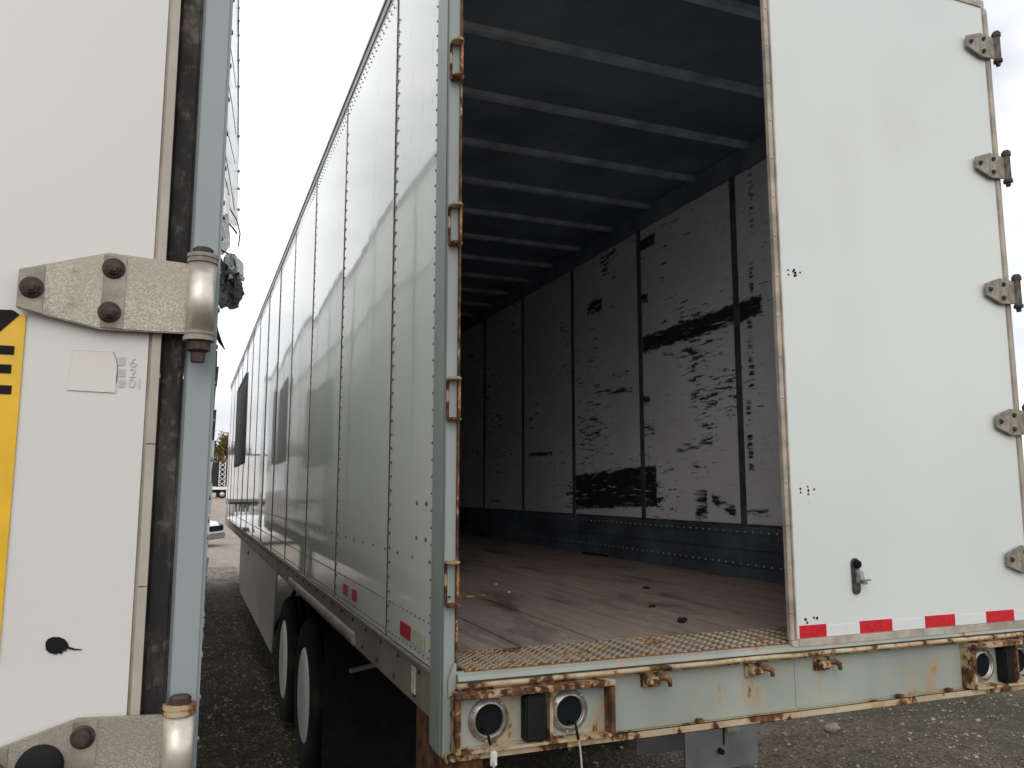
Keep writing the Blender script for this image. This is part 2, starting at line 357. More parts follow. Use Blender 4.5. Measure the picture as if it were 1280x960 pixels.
# loose gravel and weeds
def pebble(mb, x, y, r):
    z = gz(x, y); a = random.random() * 6.28; k = [random.uniform(0.6, 1.15) for _ in range(6)]; h = random.uniform(0.4, 0.8)
    vs = [(x + r * k[i] * math.cos(a + i * 1.2566), y + r * k[i] * math.sin(a + i * 1.2566), z - 0.1 * r + random.uniform(0, .25) * r) for i in range(5)]
    vs.append((x + random.uniform(-.3, .3) * r, y + random.uniform(-.3, .3) * r, z + r * h))
    vs2 = [(x + (p[0] - x) * 0.6, y + (p[1] - y) * 0.6, z + r * h * random.uniform(0.7, 1.0)) for p in vs[:5]]
    mb.add(vs[:5] + vs2, [(i, (i + 1) % 5, 5 + (i + 1) % 5, 5 + i) for i in range(5)] + [(5, 6, 7, 8, 9)])
def pebble_mat(name, a, b):
    m = Mat(name, 0.85); n1 = m.noise(30, detail=2); m.color(m.mix(a, b, n1.step(0.35, 0.65))); return m.m
gr = MB()
for _ in range(34000):
    if random.random() < 0.55: x, y = random.uniform(0.6, 9.0), random.uniform(0.8, 9.5)
    else: x, y = random.uniform(-2.1, -0.9), random.uniform(1.5, 19)
    pebble(gr, x, y, random.uniform(0.003, 0.011) * (1 + 1.6 * (random.random() > 0.93)))
tag(put('gravel', gr, pebble_mat('gravel', (0.075, 0.060, 0.044), (0.36, 0.32, 0.26)), fixn=False), 'loose gravel scattered over the dark dirt between and beside the trailers', 'gravel', kind='stuff')
gs = MB()
for _ in range(700):
    if random.random() < 0.6: cx, cy = random.uniform(1.0, 8.5), random.uniform(1.5, 9)
    else: cx, cy = random.uniform(-2.1, -1.0), random.uniform(3, 13)
    if mnoise.noise(Vector((cx * 0.7, cy * 0.7, 9))) < -0.02: continue
    for _k in range(random.randint(8, 22)):
        x, y = cx + random.gauss(0, .07), cy + random.gauss(0, .07); z = gz(x, y) - 0.003; h = random.uniform(.012, .045); a = random.random() * 6.28; w = 0.003
        dx, dy = math.cos(a) * w, math.sin(a) * w; lx, ly = random.gauss(0, .02), random.gauss(0, .02)
        gs.add([(x - dx, y - dy, z), (x + dx, y + dy, z), (x + lx, y + ly, z + h)], [(0, 1, 2)])
M['grass'] = plain('weeds', (0.075, 0.095, 0.035), 0.8, 0, 0.5, 3)
tag(put('weeds', gs, 'grass', fixn=False), 'sparse short weeds and grass tufts in the dark dirt', 'grass', kind='stuff')
# one bigger stone beyond the sill
p = onZ(1040, 907, 0.03); mb = MB()
for i in range(5):
    pass
st = bmesh.new(); bmesh.ops.create_icosphere(st, subdivisions=2, radius=1)
for v in st.verts:
    n_ = 1 + 0.28 * mnoise.noise(v.co * 1.7); v.co = Vector((v.co.x * 0.075 * n_, v.co.y * 0.05 * n_, v.co.z * 0.035 * n_))
me = bpy.data.meshes.new('stone'); st.to_mesh(me); st.free(); me.materials.append(pebble_mat('stone', (0.13, 0.12, 0.09), (0.26, 0.24, 0.19)))
tag(link('stone', me, None, (p.x, p.y, gz(p.x, p.y) + 0.02), (0, 0, 0.4)), 'pale flat stone lying alone on the dirt past the rusty sill', 'stone')

# ================================================================== trailer kit
LEN, W, FL, TOP, PB = 16.15, 1.295, 1.31, 4.13, 1.295
SEAM0, STEP = 0.79, 1.22
def seams():
    y = SEAM0; out = []
    while y < LEN - 0.2: out.append(y); y += STEP
    return out
def rivet_mesh(mb, x, y, z, sx, r=0.0065, h=0.004):
    n = 6; vs = [(x, y + r * math.cos(k * math.pi / 3), z + r * math.sin(k * math.pi / 3)) for k in range(n)]
    vs += [(x + sx * h, y + r * .55 * math.cos(k * math.pi / 3), z + r * .55 * math.sin(k * math.pi / 3)) for k in range(n)]
    mb.add(vs, [(k, (k + 1) % n, n + (k + 1) % n, n + k) for k in range(n)] + [tuple(range(n, 2 * n))])
def build_side(root, sx, paint, y_start=0.15):
    """sx=-1 left, +1 right. Separate sheets, dark backing in the joints, rivets, rails"""
    ys = [y_start] + seams() + [LEN]
    for i in range(len(ys) - 1):
        y0, y1 = ys[i] + (0.0025 if i else 0), ys[i + 1] - 0.0025
        ny, nz = 7, 9; t = [random.uniform(-.0016, .0016) for _ in range(4)]
        vs, fs = [], []
        for a in range(nz + 1):
            for b in range(ny + 1):
                fy, fz = b / ny, a / nz; y = y0 + (y1 - y0) * fy; z = PB + (TOP - 0.06 - PB) * fz
                d = (t[0] * (1 - fy) + t[1] * fy) + 0.0025 * math.sin(math.pi * fy) * (0.6 + 0.5 * math.sin(fz * 5 + t[2] * 3000)) + 0.0015 * mnoise.noise(Vector((y * 1.1, z * 0.9, sx * 5)))
                vs.append((sx * (W + d), y, z))
        for a in range(nz):
            for b in range(ny): k = a * (ny + 1) + b; q = (k, k + 1, k + ny + 2, k + ny + 1); fs.append(q if sx > 0 else q[::-1])
        # turned-in rim so the sheet has thickness
        rim = [b for b in range(ny + 1)] + [a * (ny + 1) + ny for a in range(1, nz + 1)] + [nz * (ny + 1) + b for b in range(ny - 1, -1, -1)] + [a * (ny + 1) for a in range(nz - 1, 0, -1)]
        o = len(vs); vs += [(vs[k][0] - sx * 0.006, vs[k][1], vs[k][2]) for k in rim]
        for k in range(len(rim)): fs.append((rim[k], o + k, o + (k + 1) % len(rim), rim[(k + 1) % len(rim)]) if sx > 0 else (rim[k], rim[(k + 1) % len(rim)], o + (k + 1) % len(rim), o + k))
        put('side_panel', MB().add(vs, fs), paint, root, smooth=False, fixn=False)
        root_panels.append(root)
    for y in seams():
        j = put('panel_joint', BX((sx * (W - 0.006), y - 0.0040, PB), (sx * (W + 0.0042), y + 0.0015, TOP - 0.062)), 'joint', root)
        put('joint_edge', BX((sx * (W - 0.006), y + 0.002, PB), (sx * (W + 0.0052), y + 0.009, TOP - 0.062)), 'side', j)
    put('side_backing', BX((sx * (W - 0.008), y_start, PB - 0.03), (sx * (W - 0.03), LEN - 0.01, TOP - 0.05)), 'backing', root)
    rv = MB(); x = sx * (W + 0.0015)
    for y in seams():
        n = int((TOP - 0.2 - PB - .05) / 0.056)
        for k in range(n):
            z = PB + 0.06 + k * 0.056; rivet_mesh(rv, x, y - 0.012, z, sx); rivet_mesh(rv, x, y - 0.038, z + 0.0, sx)
    for k in range(int((LEN - y_start) / 0.055)):
        y = y_start + 0.03 + k * 0.055
        rivet_mesh(rv, x, y, PB + 0.022, sx, 0.005); rivet_mesh(rv, x, y, PB + 0.135, sx, 0.005)
        rivet_mesh(rv, x, y, TOP - 0.10, sx, 0.0055); rivet_mesh(rv, x, y + 0.02, TOP - 0.135, sx, 0.0055)
        if k % 4 == 0: rivet_mesh(rv, x, y, PB + 0.33, sx, 0.007)
    for k in range(48): rivet_mesh(rv, x, y_start + 0.012, PB + 0.05 + k * 0.056, sx, 0.0055)
    for z in (PB + .40, PB + .52): rivet_mesh(rv, x, y_start + 0.2, z, sx, .009); rivet_mesh(rv, x, y_start + 0.08, z, sx, .009)
    stuff(put('rivets', rv, 'rivet', root, fixn=False))
    # rails
    put('top_rail', MB().box((sx * (W + 0.008), 0.15, TOP - 0.062), (sx * (W - 0.04), LEN, TOP)).box((sx * (W + 0.014), 0.15, TOP - 0.018), (sx * (W + 0.009), LEN, TOP - 0.003)), 'roof_rail', root)
    put('bottom_rail', BX((sx * (W - 0.004), 0.15, 1.135), (sx * (W - 0.03), LEN, PB - 0.002)), 'rail', root)
    put('rail_lip', BX((sx * (W + 0.011), 0.15, PB - 0.016), (sx * (W - 0.0035), LEN, PB - 0.006)), 'rail_light', root, bevel=0.002)
    bl = MB()
    for k in range(40): rivet_mesh(bl, sx * (W - 0.0045), 0.3 + k * 0.30, 1.25, sx, 0.010, 0.007); rivet_mesh(bl, sx * (W - 0.0045), 0.36 + k * 0.30, 1.165, sx, 0.010, 0.007)
    stuff(put('rail_bolts', bl, 'bolt', root, fixn=False))
root_panels = []
# --- wheel: shared meshes
TR = 0.50
def tyre_mesh():
    prof = [(0.295, 0.012), (0.33, -0.004), (0.40, -0.010), (0.455, 0.0), (0.485, 0.022), (0.497, 0.05)]
    for g in (0.075, 0.125, 0.175): prof += [(0.498, g - 0.008), (0.484, g - 0.006), (0.484, g + 0.006), (0.498, g + 0.008)]
    prof += [(0.497, 0.205), (0.485, 0.232), (0.455, 0.253), (0.40, 0.262), (0.33, 0.256), (0.295, 0.24)]
    return MB().lathe(prof, (0, 0, 0), (1, 0, 0), 56, close=True).mesh('tyre', M['tyre'], True)
def rim_mesh():
    prof = [(0.297, 0.0), (0.305, 0.006), (0.305, 0.012), (0.285, 0.020), (0.268, 0.030), (0.262, 0.045), (0.245, 0.058), (0.18, 0.066), (0.165, 0.060), (0.11, 0.060), (0.105, 0.030), (0.085, 0.018), (0.0, 0.016)]
    mb = MB().lathe(prof, (0, 0, 0), (1, 0, 0), 48)
    for k in range(10):
        a = k * math.pi / 5; mb.lathe([(0.016, 0.060), (0.016, 0.036), (0.0, 0.034)], (0, 0.142 * math.cos(a), 0.142 * math.sin(a)), (1, 0, 0), 6)
    return mb.mesh('rim', M['rim'], True)
ME_TYRE, ME_RIM = tyre_mesh(), rim_mesh()
def wheels(root, ys):
    for y in ys:
        for sx in (-1, 1):
            for k, xo in enumerate((1.262, 0.955)):
                w = empty('wheel', (sx * xo, y, TR - 0.012), 0 if sx < 0 else math.pi, root)
                link('tyre', ME_TYRE, w); link('rim', ME_RIM, w)
        put('axle', MB().tube([(-0.96, y, TR), (0.96, y, TR)], 0.065, 12), 'dark_steel', root)
def undercarriage(root, ys, skirts=True):
    wheels(root, ys)
    for sx in (-1, 1):
        put('slider_rail', BX((sx * 0.50, 1.2, 0.98), (sx * 0.58, 6.6, 1.13)), 'dark_steel', root)
        for y in ys:
            put('spring_hanger', BX((sx * 0.48, y - 0.55, 0.55), (sx * 0.60, y - 0.40, 0.98)), 'dark_steel', root, bevel=0.01)
            put('air_spring', MB().lathe([(0.11, 0), (0.13, .05), (0.11, .1), (0.13, .15), (0.13, .22), (0.10, .28)], (sx * 0.54, y + 0.38, 0.72), (0, 0, 1), 16), 'black_rubber', root, True)
            put('trailing_arm', BX((sx * 0.49, y - 0.45, 0.52), (sx * 0.59, y + 0.42, 0.62)), 'dark_steel', root)
        put('landing_leg', MB().box((sx * 0.75, 12.6, 0.45), (sx * 0.87, 12.72, 1.28)).box((sx * 0.77, 12.62, 0.05), (sx * 0.85, 12.70, 0.45)).box((sx * 0.66, 12.52, 0.0), (sx * 0.96, 12.80, 0.05)), 'rail', root, bevel=0.006)
    y = 0.5; mb = MB()
    me = BX((-1.25, -0.02, 0), (1.25, 0.02, 0.13)).mesh('cross_member', M['dark_steel'])
    while y < LEN - 0.3: link('cross_member', me, root, (0, y, 1.14)); y += 0.61
    if skirts:
        for sx in (-1, 1):
            pts = [(sx * 1.285, 5.15, 1.13), (sx * 1.285, 5.38, 0.40), (sx * 1.285, 10.25, 0.40), (sx * 1.285, 10.55, 0.62), (sx * 1.285, 10.55, 1.13)]
            put('side_skirt', MB().prism(pts, (-sx * 0.012, 0, 0)), 'skirt', root)
            for y in (5.6, 7.3, 9.0, 10.2): put('skirt_brace', MB().tube([(sx * 1.27, y, 0.5), (sx * 0.95, y, 1.14)], 0.018, 6), 'dark_steel', root)
def window(root, sx, pts):
    y0, y1, z0, z1 = pts; x = sx * (W + 0.005)
    o = put('window', BX((x, y0, z0), (x + sx * 0.006, y1, z1)), 'glass', root)
    f = MB(); xa, xb = x, x + sx * 0.014; t = 0.035
    f.box((xa, y0 - t, z0 - t), (xb, y1 + t, z0)).box((xa, y0 - t, z1), (xb, y1 + t, z1 + t)).box((xa, y0 - t, z0), (xb, y0, z1)).box((xa, y1, z0), (xb, y1 + t, z1))
    put('window_frame', f, 'backing', o)

def hinge_strap_mesh(mat, mb_scale=1.0):
    """door hinge strap, pin axis at x=0, strap runs to -x, outer face -y; 0.114 m tall"""
    h = 0.057; mb = MB()
    prof = [(-0.235, -0.024), (-0.235, 0.026), (-0.125, h), (-0.016, h - 0.006), (-0.016, -h + 0.006), (-0.125, -h)]
    # strap with two folded flats
    mb.prism([(x, -0.004, z) for x, z in prof], (0, 0.008, 0))
    return mb.mesh('hinge', mat, False, 0.0015)

# ================================================================== MAIN TRAILER
T1 = tag(empty('semi_trailer', (0, 0, 0)), 'empty white box trailer missing its left rear door, with rusty sill and scraped inner wall', 'trailer', 'semi trailers parked side by side')
build_side(T1, -1, 'side'); build_side(T1, 1, 'side')
undercarriage(T1, (3.36, 4.62))
a, b = onX(292.5, 586, -1.30), onX(303.5, 478, -1.30)
WIN = (10.45, 12.95, 2.30, 3.62)
window(T1, -1, WIN); window(T1, 1, WIN)
put('roof', BX((-W + 0.04, 0.15, TOP - 0.012), (W - 0.04, LEN, TOP + 0.004)), 'side', T1)
put('front_wall', BX((-W + 0.03, LEN - 0.05, FL - 0.14), (W - 0.03, LEN - 0.004, TOP - 0.0135)), 'front_wall', T1)
# ---- interior
ni = 8; wpl = (2 * 1.235) / ni
me = BX((-wpl / 2 + 0.0035, 0.0, -0.028), (wpl / 2 - 0.0035, LEN - 0.36, 0.0)).mesh('floor_plank', M['wood'], False, 0.002)
for i in range(ni): link('floor_plank', me, T1, (-1.235 + wpl * (i + 0.5), 0.292, FL + random.uniform(-.002, .001)))
put('subfloor', BX((-1.26, 0.29, FL - 0.05), (1.26, LEN - 0.06, FL - 0.032)), 'dark_steel', T1)
tp = put('tread_plate', BX((-1.235, -0.012, FL - 0.012), (1.235, 0.288, FL)), 'tread', T1)
lg = MB(); r0 = 0
yy = -0.004
while yy < 0.282:
    xx = -1.222 + (0.014 if r0 % 2 else 0); cidx = 0
    while xx < 0.30:
        s = 1 if (r0 + cidx) % 2 else -1; c45 = 0.80; lx, ly = 0.0112 * c45, 0.0112 * 0.6 * s; wx, wy = -0.0030 * 0.6 * s, 0.0030 * c45; h = .0038
        lg.add([(xx - lx, yy - ly, FL - .0005), (xx + wx, yy + wy, FL - .0005), (xx + lx, yy + ly, FL - .0005), (xx - wx, yy - wy, FL - .0005), (xx - lx * .5, yy - ly * .5, FL + h), (xx + lx * .5, yy + ly * .5, FL + h)], [(0, 3, 4), (3, 5, 4), (3, 2, 5), (2, 1, 5), (1, 4, 5), (1, 0, 4)])
        xx += 0.028; cidx += 1
    yy += 0.0160; r0 += 1
stuff(put('tread_lugs', lg, 'lug', tp, fixn=False))
for sx in (-1, 1):
    ys = [0.16, 0.60] + [1.831 + 1.222 * k for k in range(12)]
    for i in range(len(ys) - 1):
        put('wall_liner_panel', BX((sx * 1.239, ys[i] + 0.03, 1.648), (sx * 1.247, min(ys[i + 1], LEN - .06) - 0.03, 3.935)), 'liner', T1)
    for y in ys[1:-1]:
        put('wall_post', BX((sx * 1.233, y - 0.026, 1.60), (sx * 1.249, y + 0.026, 3.95)), 'inner_post', T1)
    put('wall_backing', BX((sx * 1.248, 0.16, 1.30), (sx * 1.262, LEN - 0.06, 4.08)), 'inner_post', T1)
    sb = put('scuff_band', MB().box((sx * 1.222, 0.16, FL + 0.001), (sx * 1.247, LEN - 0.06, 1.63)), 'scuff', T1)
    for z in (1.40, 1.50, 1.60): put('scuff_rib', BX((sx * 1.214, 0.162, z - 0.012), (sx * 1.223, LEN - 0.061, z + 0.012)), 'scuff', sb, bevel=0.004)
    sr = MB()
    for k in range(110):
        rivet_mesh(sr, sx * 1.2135, 0.2 + k * .075, 1.40, -sx, .006, .003); rivet_mesh(sr, sx * 1.2135, 0.22 + k * .075, 1.60, -sx, .006, .003)
    stuff(put('scuff_rivets', sr, 'bow', sb, fixn=False))
    put('inner_top_rail', MB().box((sx * 1.226, 0.16, 3.94), (sx * 1.249, LEN - 0.06, 4.095)), 'inner_rail', T1)
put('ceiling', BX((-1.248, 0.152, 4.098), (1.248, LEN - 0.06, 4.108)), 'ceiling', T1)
bw = MB()
bw.prism([(-1.225, -0.032, 0.0), (-1.225, -0.020, -0.028), (-1.225, 0.020, -0.028), (-1.225, 0.032, 0.0)], (2.45, 0, 0))
mbow = bw.mesh('roof_bow', M['bow'])
y = 0.415
while y < LEN - 0.3: link('roof_bow', mbow, T1, (0, y, 4.097)); y += 0.613
# ---- rear frame
for sx in (-1, 1):
    pm = MB().box((sx * 1.300, 0.0, 1.06), (sx * 1.264, 0.148, TOP + 0.002)).box((sx * 1.3035, 0.02, 1.06), (sx * 1.3005, 0.10, TOP)).box((sx * 1.263, 0.05, FL + .004), (sx * 1.249, 0.148, TOP - 0.02))
    po = put('corner_post', pm, 'post', T1, bevel=0.003)
    put('post_edge', BX((sx * 1.2635, -0.006, FL + 0.003), (sx * 1.2565, 0.048, 4.0)), 'post_rust', po)
put('header', BX((-1.262, 0.014, 4.06), (1.262, 0.146, TOP)), 'post', T1, bevel=0.004)
HZ = [1.575 + 0.572 * k for k in range(5)]
hb = MB()
for s in (-1, 1):
    hb.prism([(-0.022, 0.0, s * 0.060), (-0.024, -0.030, s * 0.060), (-0.012, -0.046, s * 0.060), (0.008, -0.046, s * 0.060), (0.018, -0.030, s * 0.060), (0.018, 0.0, s * 0.060)], (0, 0, s * 0.009))
hb.box((-0.025, -0.004, -0.066), (-0.014, -0.0008, 0.066))
mhb = hb.mesh('hinge_bracket', M['sill_edge'], False, 0.002)
pin = MB().tube([(0.010, -0.033, -0.058), (0.010, -0.033, 0.058)], 0.0045, 8).mesh('hinge_pin', M['rust_light'])
for z in HZ:
    o = link('hinge_bracket', mhb, T1, (-1.277, 0, z)); link('hinge_pin', pin, o)
# bent rod left in the lowest bracket
p = onY(557, 746, -0.03); q = onY(606, 744, 0.25)
put('bent_rod', MB().tube([p, p.lerp(q, .5) + Vector((0, 0, -.003)), q], 0.0028, 6), 'rust_light', T1)
# ---- right door (closed)
dr = put('door', BX((0.024, -0.028, 1.326), (1.240, 0.012, 4.065)), 'door', T1)
put('edge_trim', MB().box((-0.004, -0.027, 1.322), (0.016, -0.008, 4.065)).box((0.0165, -0.0325, 1.322), (0.0238, 0.010, 4.065)), 'trim', dr, bevel=0.0015)
put('edge_trim', MB().box((0.026, -0.0335, 1.296), (1.238, 0.014, 1.325)).prism([(-0.004, -0.033, 1.3215), (0.026, -0.033, 1.3215), (0.026, -0.033, 1.296), (0.010, -0.033, 1.296), (-0.003, -0.033, 1.304)], (0, 0.022, 0)), 'trim_light', dr, bevel=0.003)
put('edge_trim', BX((1.241, -0.034, 1.298), (1.266, 0.0, 4.065)), 'trim', dr, bevel=0.003)
put('edge_trim', BX((0.0, -0.033, 4.066), (1.24, 0.012, 4.09)), 'trim', dr)
put('seal_fin', BX((1.2665, -0.020, 1.30), (1.2885, -0.003, 4.065)), 'post', dr)
sr = MB()
for k in range(17):
    z = 1.42 + k * 0.157; sr.lathe([(0.006, 0), (0.004, 0.003), (0, 0.004)], (0.006, -0.0265, z), (0, -1, 0), 8)
stuff(put('trim_rivets', sr, 'trim_light', dr))
tb = -0.0292
ws = put('white_tape_strip', BX((0.030, tb, 1.300 + .027), (1.238, tb + 0.0013, 1.366)), 'white_tape', dr)
for (x0, x1) in ((0.034, 0.158), (0.318, 0.478), (0.648, 0.808), (0.982, 1.142)):
    put('red_tape', BX((x0, tb - 0.001, 1.3275), (x1, tb + 0.0005, 1.364 + 0.008)), 'red_tape', dr)
def holes(cu, cv, offs, r=0.005):
    p = onY(cu, cv, -0.029); mb = MB()
    for dx, dz, k in offs: mb.lathe([(r * k, 0), (r * k, 0.0012), (0, 0.0014)], (p.x + dx, -0.0281, p.z + dz), (0, -1, 0), 10)
    stuff(put('screw_holes', mb, 'hole', dr))
holes(993, 341, [(-.03, .008, .8), (-.028, -.010, .8), (0, .012, 1), (.004, 0, 1.2), (0, -.012, 1), (.028, .004, .8), (-.006, .005, .9), (.008, -.009, .8)])
holes(1010, 613, [(-.035, .006, .9), (-.034, -.008, .8), (0.0, .014, .7), (.002, 0, 1), (.001, -.014, .8), (.03, .004, .8)])
holes(1014, 776, [(-.025, .006, 1.0), (-.018, -.006, .8), (.014, .010, .8), (.028, .008, 1.0)], .0055)
holes(1031, 789, [(-.012, 0.004, .8), (.004, .002, 1.0)], .0055)
# smears round the old fittings
m = Mat('rust_smear', 0.8); n1 = m.noise(70, (1, 1, .4), 6, .7); m.color((0.20, 0.14, 0.09)); m.nt.links.new((n1.step(0.60, 0.74) * 0.35).s, m.b.inputs['Alpha']); M['smear'] = m.m
for u, v, w, h in ((993, 341, .045, .022), (1010, 614, .05, .03)):
    p = onY(u, v, -.029); put('stain', MB().add([(p.x - w, -0.0286, p.z - h * 1.6), (p.x + w, -0.0286, p.z - h * 1.6), (p.x + w, -0.0286, p.z + h), (p.x - w, -0.0286, p.z + h)], [(0, 1, 2, 3)]), 'smear', dr, fixn=False)
# door catch
p = onY(1069, 720, -0.03)
M['catch'] = plain('catch_steel', (0.085, 0.082, 0.08), 0.5, 0.5, 0.4, 40, 0.3); M['catch_light'] = plain('catch_zinc', (0.30, 0.29, 0.28), 0.4, 0.6, 0.3, 40)
oc = [(p.x + 0.019 * math.cos(a) * (1 if True else 1), -0.028, p.z + (0.048 if math.sin(a) > 0 else -0.048) + 0.019 * math.sin(a)) for a in [math.pi * k / 8 for k in range(16)]]
ct = put('door_catch', MB().prism(oc, (0, -0.010, 0)), 'catch', dr, bevel=0.002)
dr_parts = MB().lathe([(0.016, 0), (0.014, 0.012), (0.0, 0.016)], (p.x + .002, -0.038, p.z + 0.045), (0, -1, 0), 14)
ctl = MB().prism([(p.x - 0.008, -0.038, p.z + 0.028), (p.x - 0.008, -0.060, p.z + 0.015), (p.x - 0.008, -0.066, p.z - 0.012), (p.x - 0.008, -0.038, p.z - 0.030)], (0.022, 0, 0)).box((p.x - 0.002, -0.074, p.z - 0.016), (p.x + 0.036, -0.056, p.z - 0.009)).box((p.x + 0.004, -0.070, p.z - 0.028), (p.x + 0.022, -0.050, p.z - 0.018))
put('catch_knob', dr_parts, 'hole', T1, True); put('catch_lever', ctl, 'catch_light', T1, bevel=0.002)
# right door hinges
hm = hinge_strap_mesh(M['hinge_dull'])
bmq = MB().lathe([(0.011, 0.0), (0.011, 0.004), (0.008, 0.005), (0.008, 0.011), (0.0, 0.013)], (0, 0, 0), (0, -1, 0), 8).mesh('bolt', M['bolt'])
brl = MB().lathe([(0.0, -0.072), (0.010, -0.072), (0.010, -0.060), (0.016, -0.058), (0.016, 0.056), (0.019, 0.058), (0.019, 0.068), (0.012, 0.076), (0, 0.078)], (0, 0, 0), (0, 0, 1), 14).mesh('hinge_barrel', M['hinge_dull'], True)
cap = MB().lathe([(0, 0.055), (0.0215, 0.055), (0.0215, 0.070), (0.013, 0.082), (0, 0.084)], (0, 0, 0), (0, 0, 1), 12).mesh('hinge_cap', M['bolt'])
cap2 = MB().lathe([(0, -0.085), (0.010, -0.085), (0.012, -0.070), (0.021, -0.068), (0.021, -0.055), (0, -0.055)], (0, 0, 0), (0, 0, 1), 12).mesh('hinge_cap', M['bolt'])
def door_hinge(root, x, y, z, strap, barrel, scale=1.0, sxz=1):
    o = link('hinge', strap, root, (x, y, z), (R(0), 0, 0)); o.scale = (scale * sxz, 1, 1)
    for bx, bz in ((-0.205, 0.001), (-0.105, 0.030), (-0.110, -0.030)): link('bolt', bmq, o, (bx, -0.0035, bz))
    b = link('hinge_barrel', barrel, o, (0, -0.006, 0)); link('hinge_cap', cap, o, (0, -0.006, 0)); link('hinge_cap', cap2, o, (0, -0.006, 0))
    return o
for z in HZ: door_hinge(T1, 1.292, -0.046, z, hm, brl, 0.80)
# ---- sill
put('sill_face', BX((-1.262, 0.002, 1.075), (1.262, 0.060, 1.283)), 'sill', T1)
put('sill_ledge', MB().prism([(-1.262, -0.004, 1.3095), (-1.262, -0.030, 1.300), (-1.262, -0.034, 1.286), (-1.262, 0.002, 1.284), (-1.262, 0.002, 1.3095)], (2.524, 0, 0)), 'sill', T1)
lip = put('sill_bead', MB().tube([(-1.268 + k * 0.0845, -0.036 + random.uniform(-.0015, .0015), 1.272 + random.uniform(-.0015, .0015)) for k in range(31)], 0.0085, 8), 'sill_lip', T1, True)
put('sill_bead', BX((-1.262, -0.030, 1.258), (1.262, 0.0, 1.2655)), 'sill_edge', T1, bevel=0.002)
put('sill_flange', MB().box((-1.298, -0.034, 1.056), (1.298, 0.12, 1.0735)).box((-1.298, -0.040, 1.056), (1.298, -0.034, 1.082)), 'sill_lip', T1, bevel=0.003)
bolt_sq = BX((-0.013, -0.012, 0.0), (0.013, 0.012, 0.016)).mesh('sill_bolt', M['rust'], False, 0.003)
for u, v in ((875, 898), (1125, 868), (1187, 861)):
    p = onY(u, v, -0.02); link('sill_bolt', bolt_sq, T1, (p.x, -0.018, 1.0736), (0, 0, random.uniform(-.2, .2)))
# rusty underside behind the post
put('frame_gusset', MB().box((-1.292, 0.012, 0.93), (-1.272, 0.33, 1.134)).box((-1.27, 0.20, 0.93), (-1.10, 0.215, 1.134)), 'rust', T1)
put('post_foot', MB().prism([(-1.288, -0.012, 1.285), (-1.272, -0.014, 1.335), (-1.262, -0.012, 1.335), (-1.264, -0.012, 1.262), (-1.286, -0.012, 1.235)], (0, 0.012, 0)), 'sill', T1)
# light boxes
def light_box(x0, x1, flip=False):
    d = -0.062; r = MB()
    r.box((x0 - 0.016, d - 0.006, 1.238), (x1 + 0.016, 0.0, 1.2565))
    lb = put('light_box', r, 'sill_edge', T1, bevel=0.003)
    put('box_side', BX((x0 - 0.016, d, 1.0825), (x0, 0.0, 1.237)), 'sill_edge', lb, bevel=0.002)
    put('box_side', BX((x1, d, 1.0825), (x1 + 0.016, 0.0, 1.237)), 'rust', lb, bevel=0.002)
    put('box_floor', BX((x0, d, 1.0825), (x1, 0.0, 1.090)), 'sill_lip', lb)
    w = x1 - x0
    put('box_plate', BX((x0, -0.014, 1.0905), (x1, -0.0005, 1.237)), 'sill', lb)
    for fx in (0.205, 0.745):
        cx, cz = x0 + w * fx, 1.163
        ring = put('light_ring', MB().lathe([(0.047, 0.0), (0.047, 0.012), (0.050, 0.015), (0.053, 0.0085), (0.064, 0.0075), (0.066, 0.0)], (cx, -0.0142, cz), (0, -1, 0), 36), 'ring', lb, True)
        put('hole_shade_disc', MB().lathe([(0.0468, 0.0), (0.0, 0.0015)], (cx, -0.0142, cz), (0, -1, 0), 30), 'hole', lb)  # flat disc, nothing cut out; the shade of the depth is its colour
        sm = MB()
        for a in (0.9, 2.6, 4.5): sm.lathe([(0.005, 0), (0.004, 0.005), (0, 0.006)], (cx + 0.060 * math.cos(a), -0.0275, cz + 0.060 * math.sin(a)), (0, -1, 0), 8)
        stuff(put('ring_screws', sm, 'ring', lb))
    put('divider', BX((x0 + w * 0.575, d, 1.0905), (x0 + w * 0.575 + 0.010, -0.015, 1.237)), 'sill_edge', lb)
    pl = [(x0 + w * 0.415, 1.094), (x0 + w * 0.415, 1.228), (x0 + w * 0.55, 1.232), (x0 + w * 0.56, 1.15), (x0 + w * 0.55, 1.094)]
    put('dock_bumper', MB().prism([(x, -0.0145, z) for x, z in pl], (0, -0.045, 0)), 'black_rubber', lb, bevel=0.006)
light_box(-1.262, -0.758); light_box(0.872, 1.262)
# hanging wires
def wire(u0, v0, u1, v1, tagged):
    p, q = onY(u0, v0, -0.028), onY(u1, v1, -0.09); pts = [p + Vector((0, .010, 0)), p + Vector((0.004, -.035, 0.004))]
    for k in range(1, 9): t = k / 8; pts.append(p.lerp(q, t) + Vector((0.004 * math.sin(t * 5), -.04, 0)))
    w = put('hanging_wire', MB().tube(pts, 0.0034, 6), 'wire', T1, True)
    put('wire_insulation', MB().tube(pts[:4], 0.0042, 6), 'hole', w, True)
    if tagged: c = pts[5]; put('wire_tag', BX((c.x - 0.008, c.y - 0.006, c.z - 0.022), (c.x + 0.012, c.y + 0.006, c.z + 0.020)), 'tag', w, bevel=0.003)
wire(603, 912, 616, 975, True); wire(712, 903, 724, 975, False)
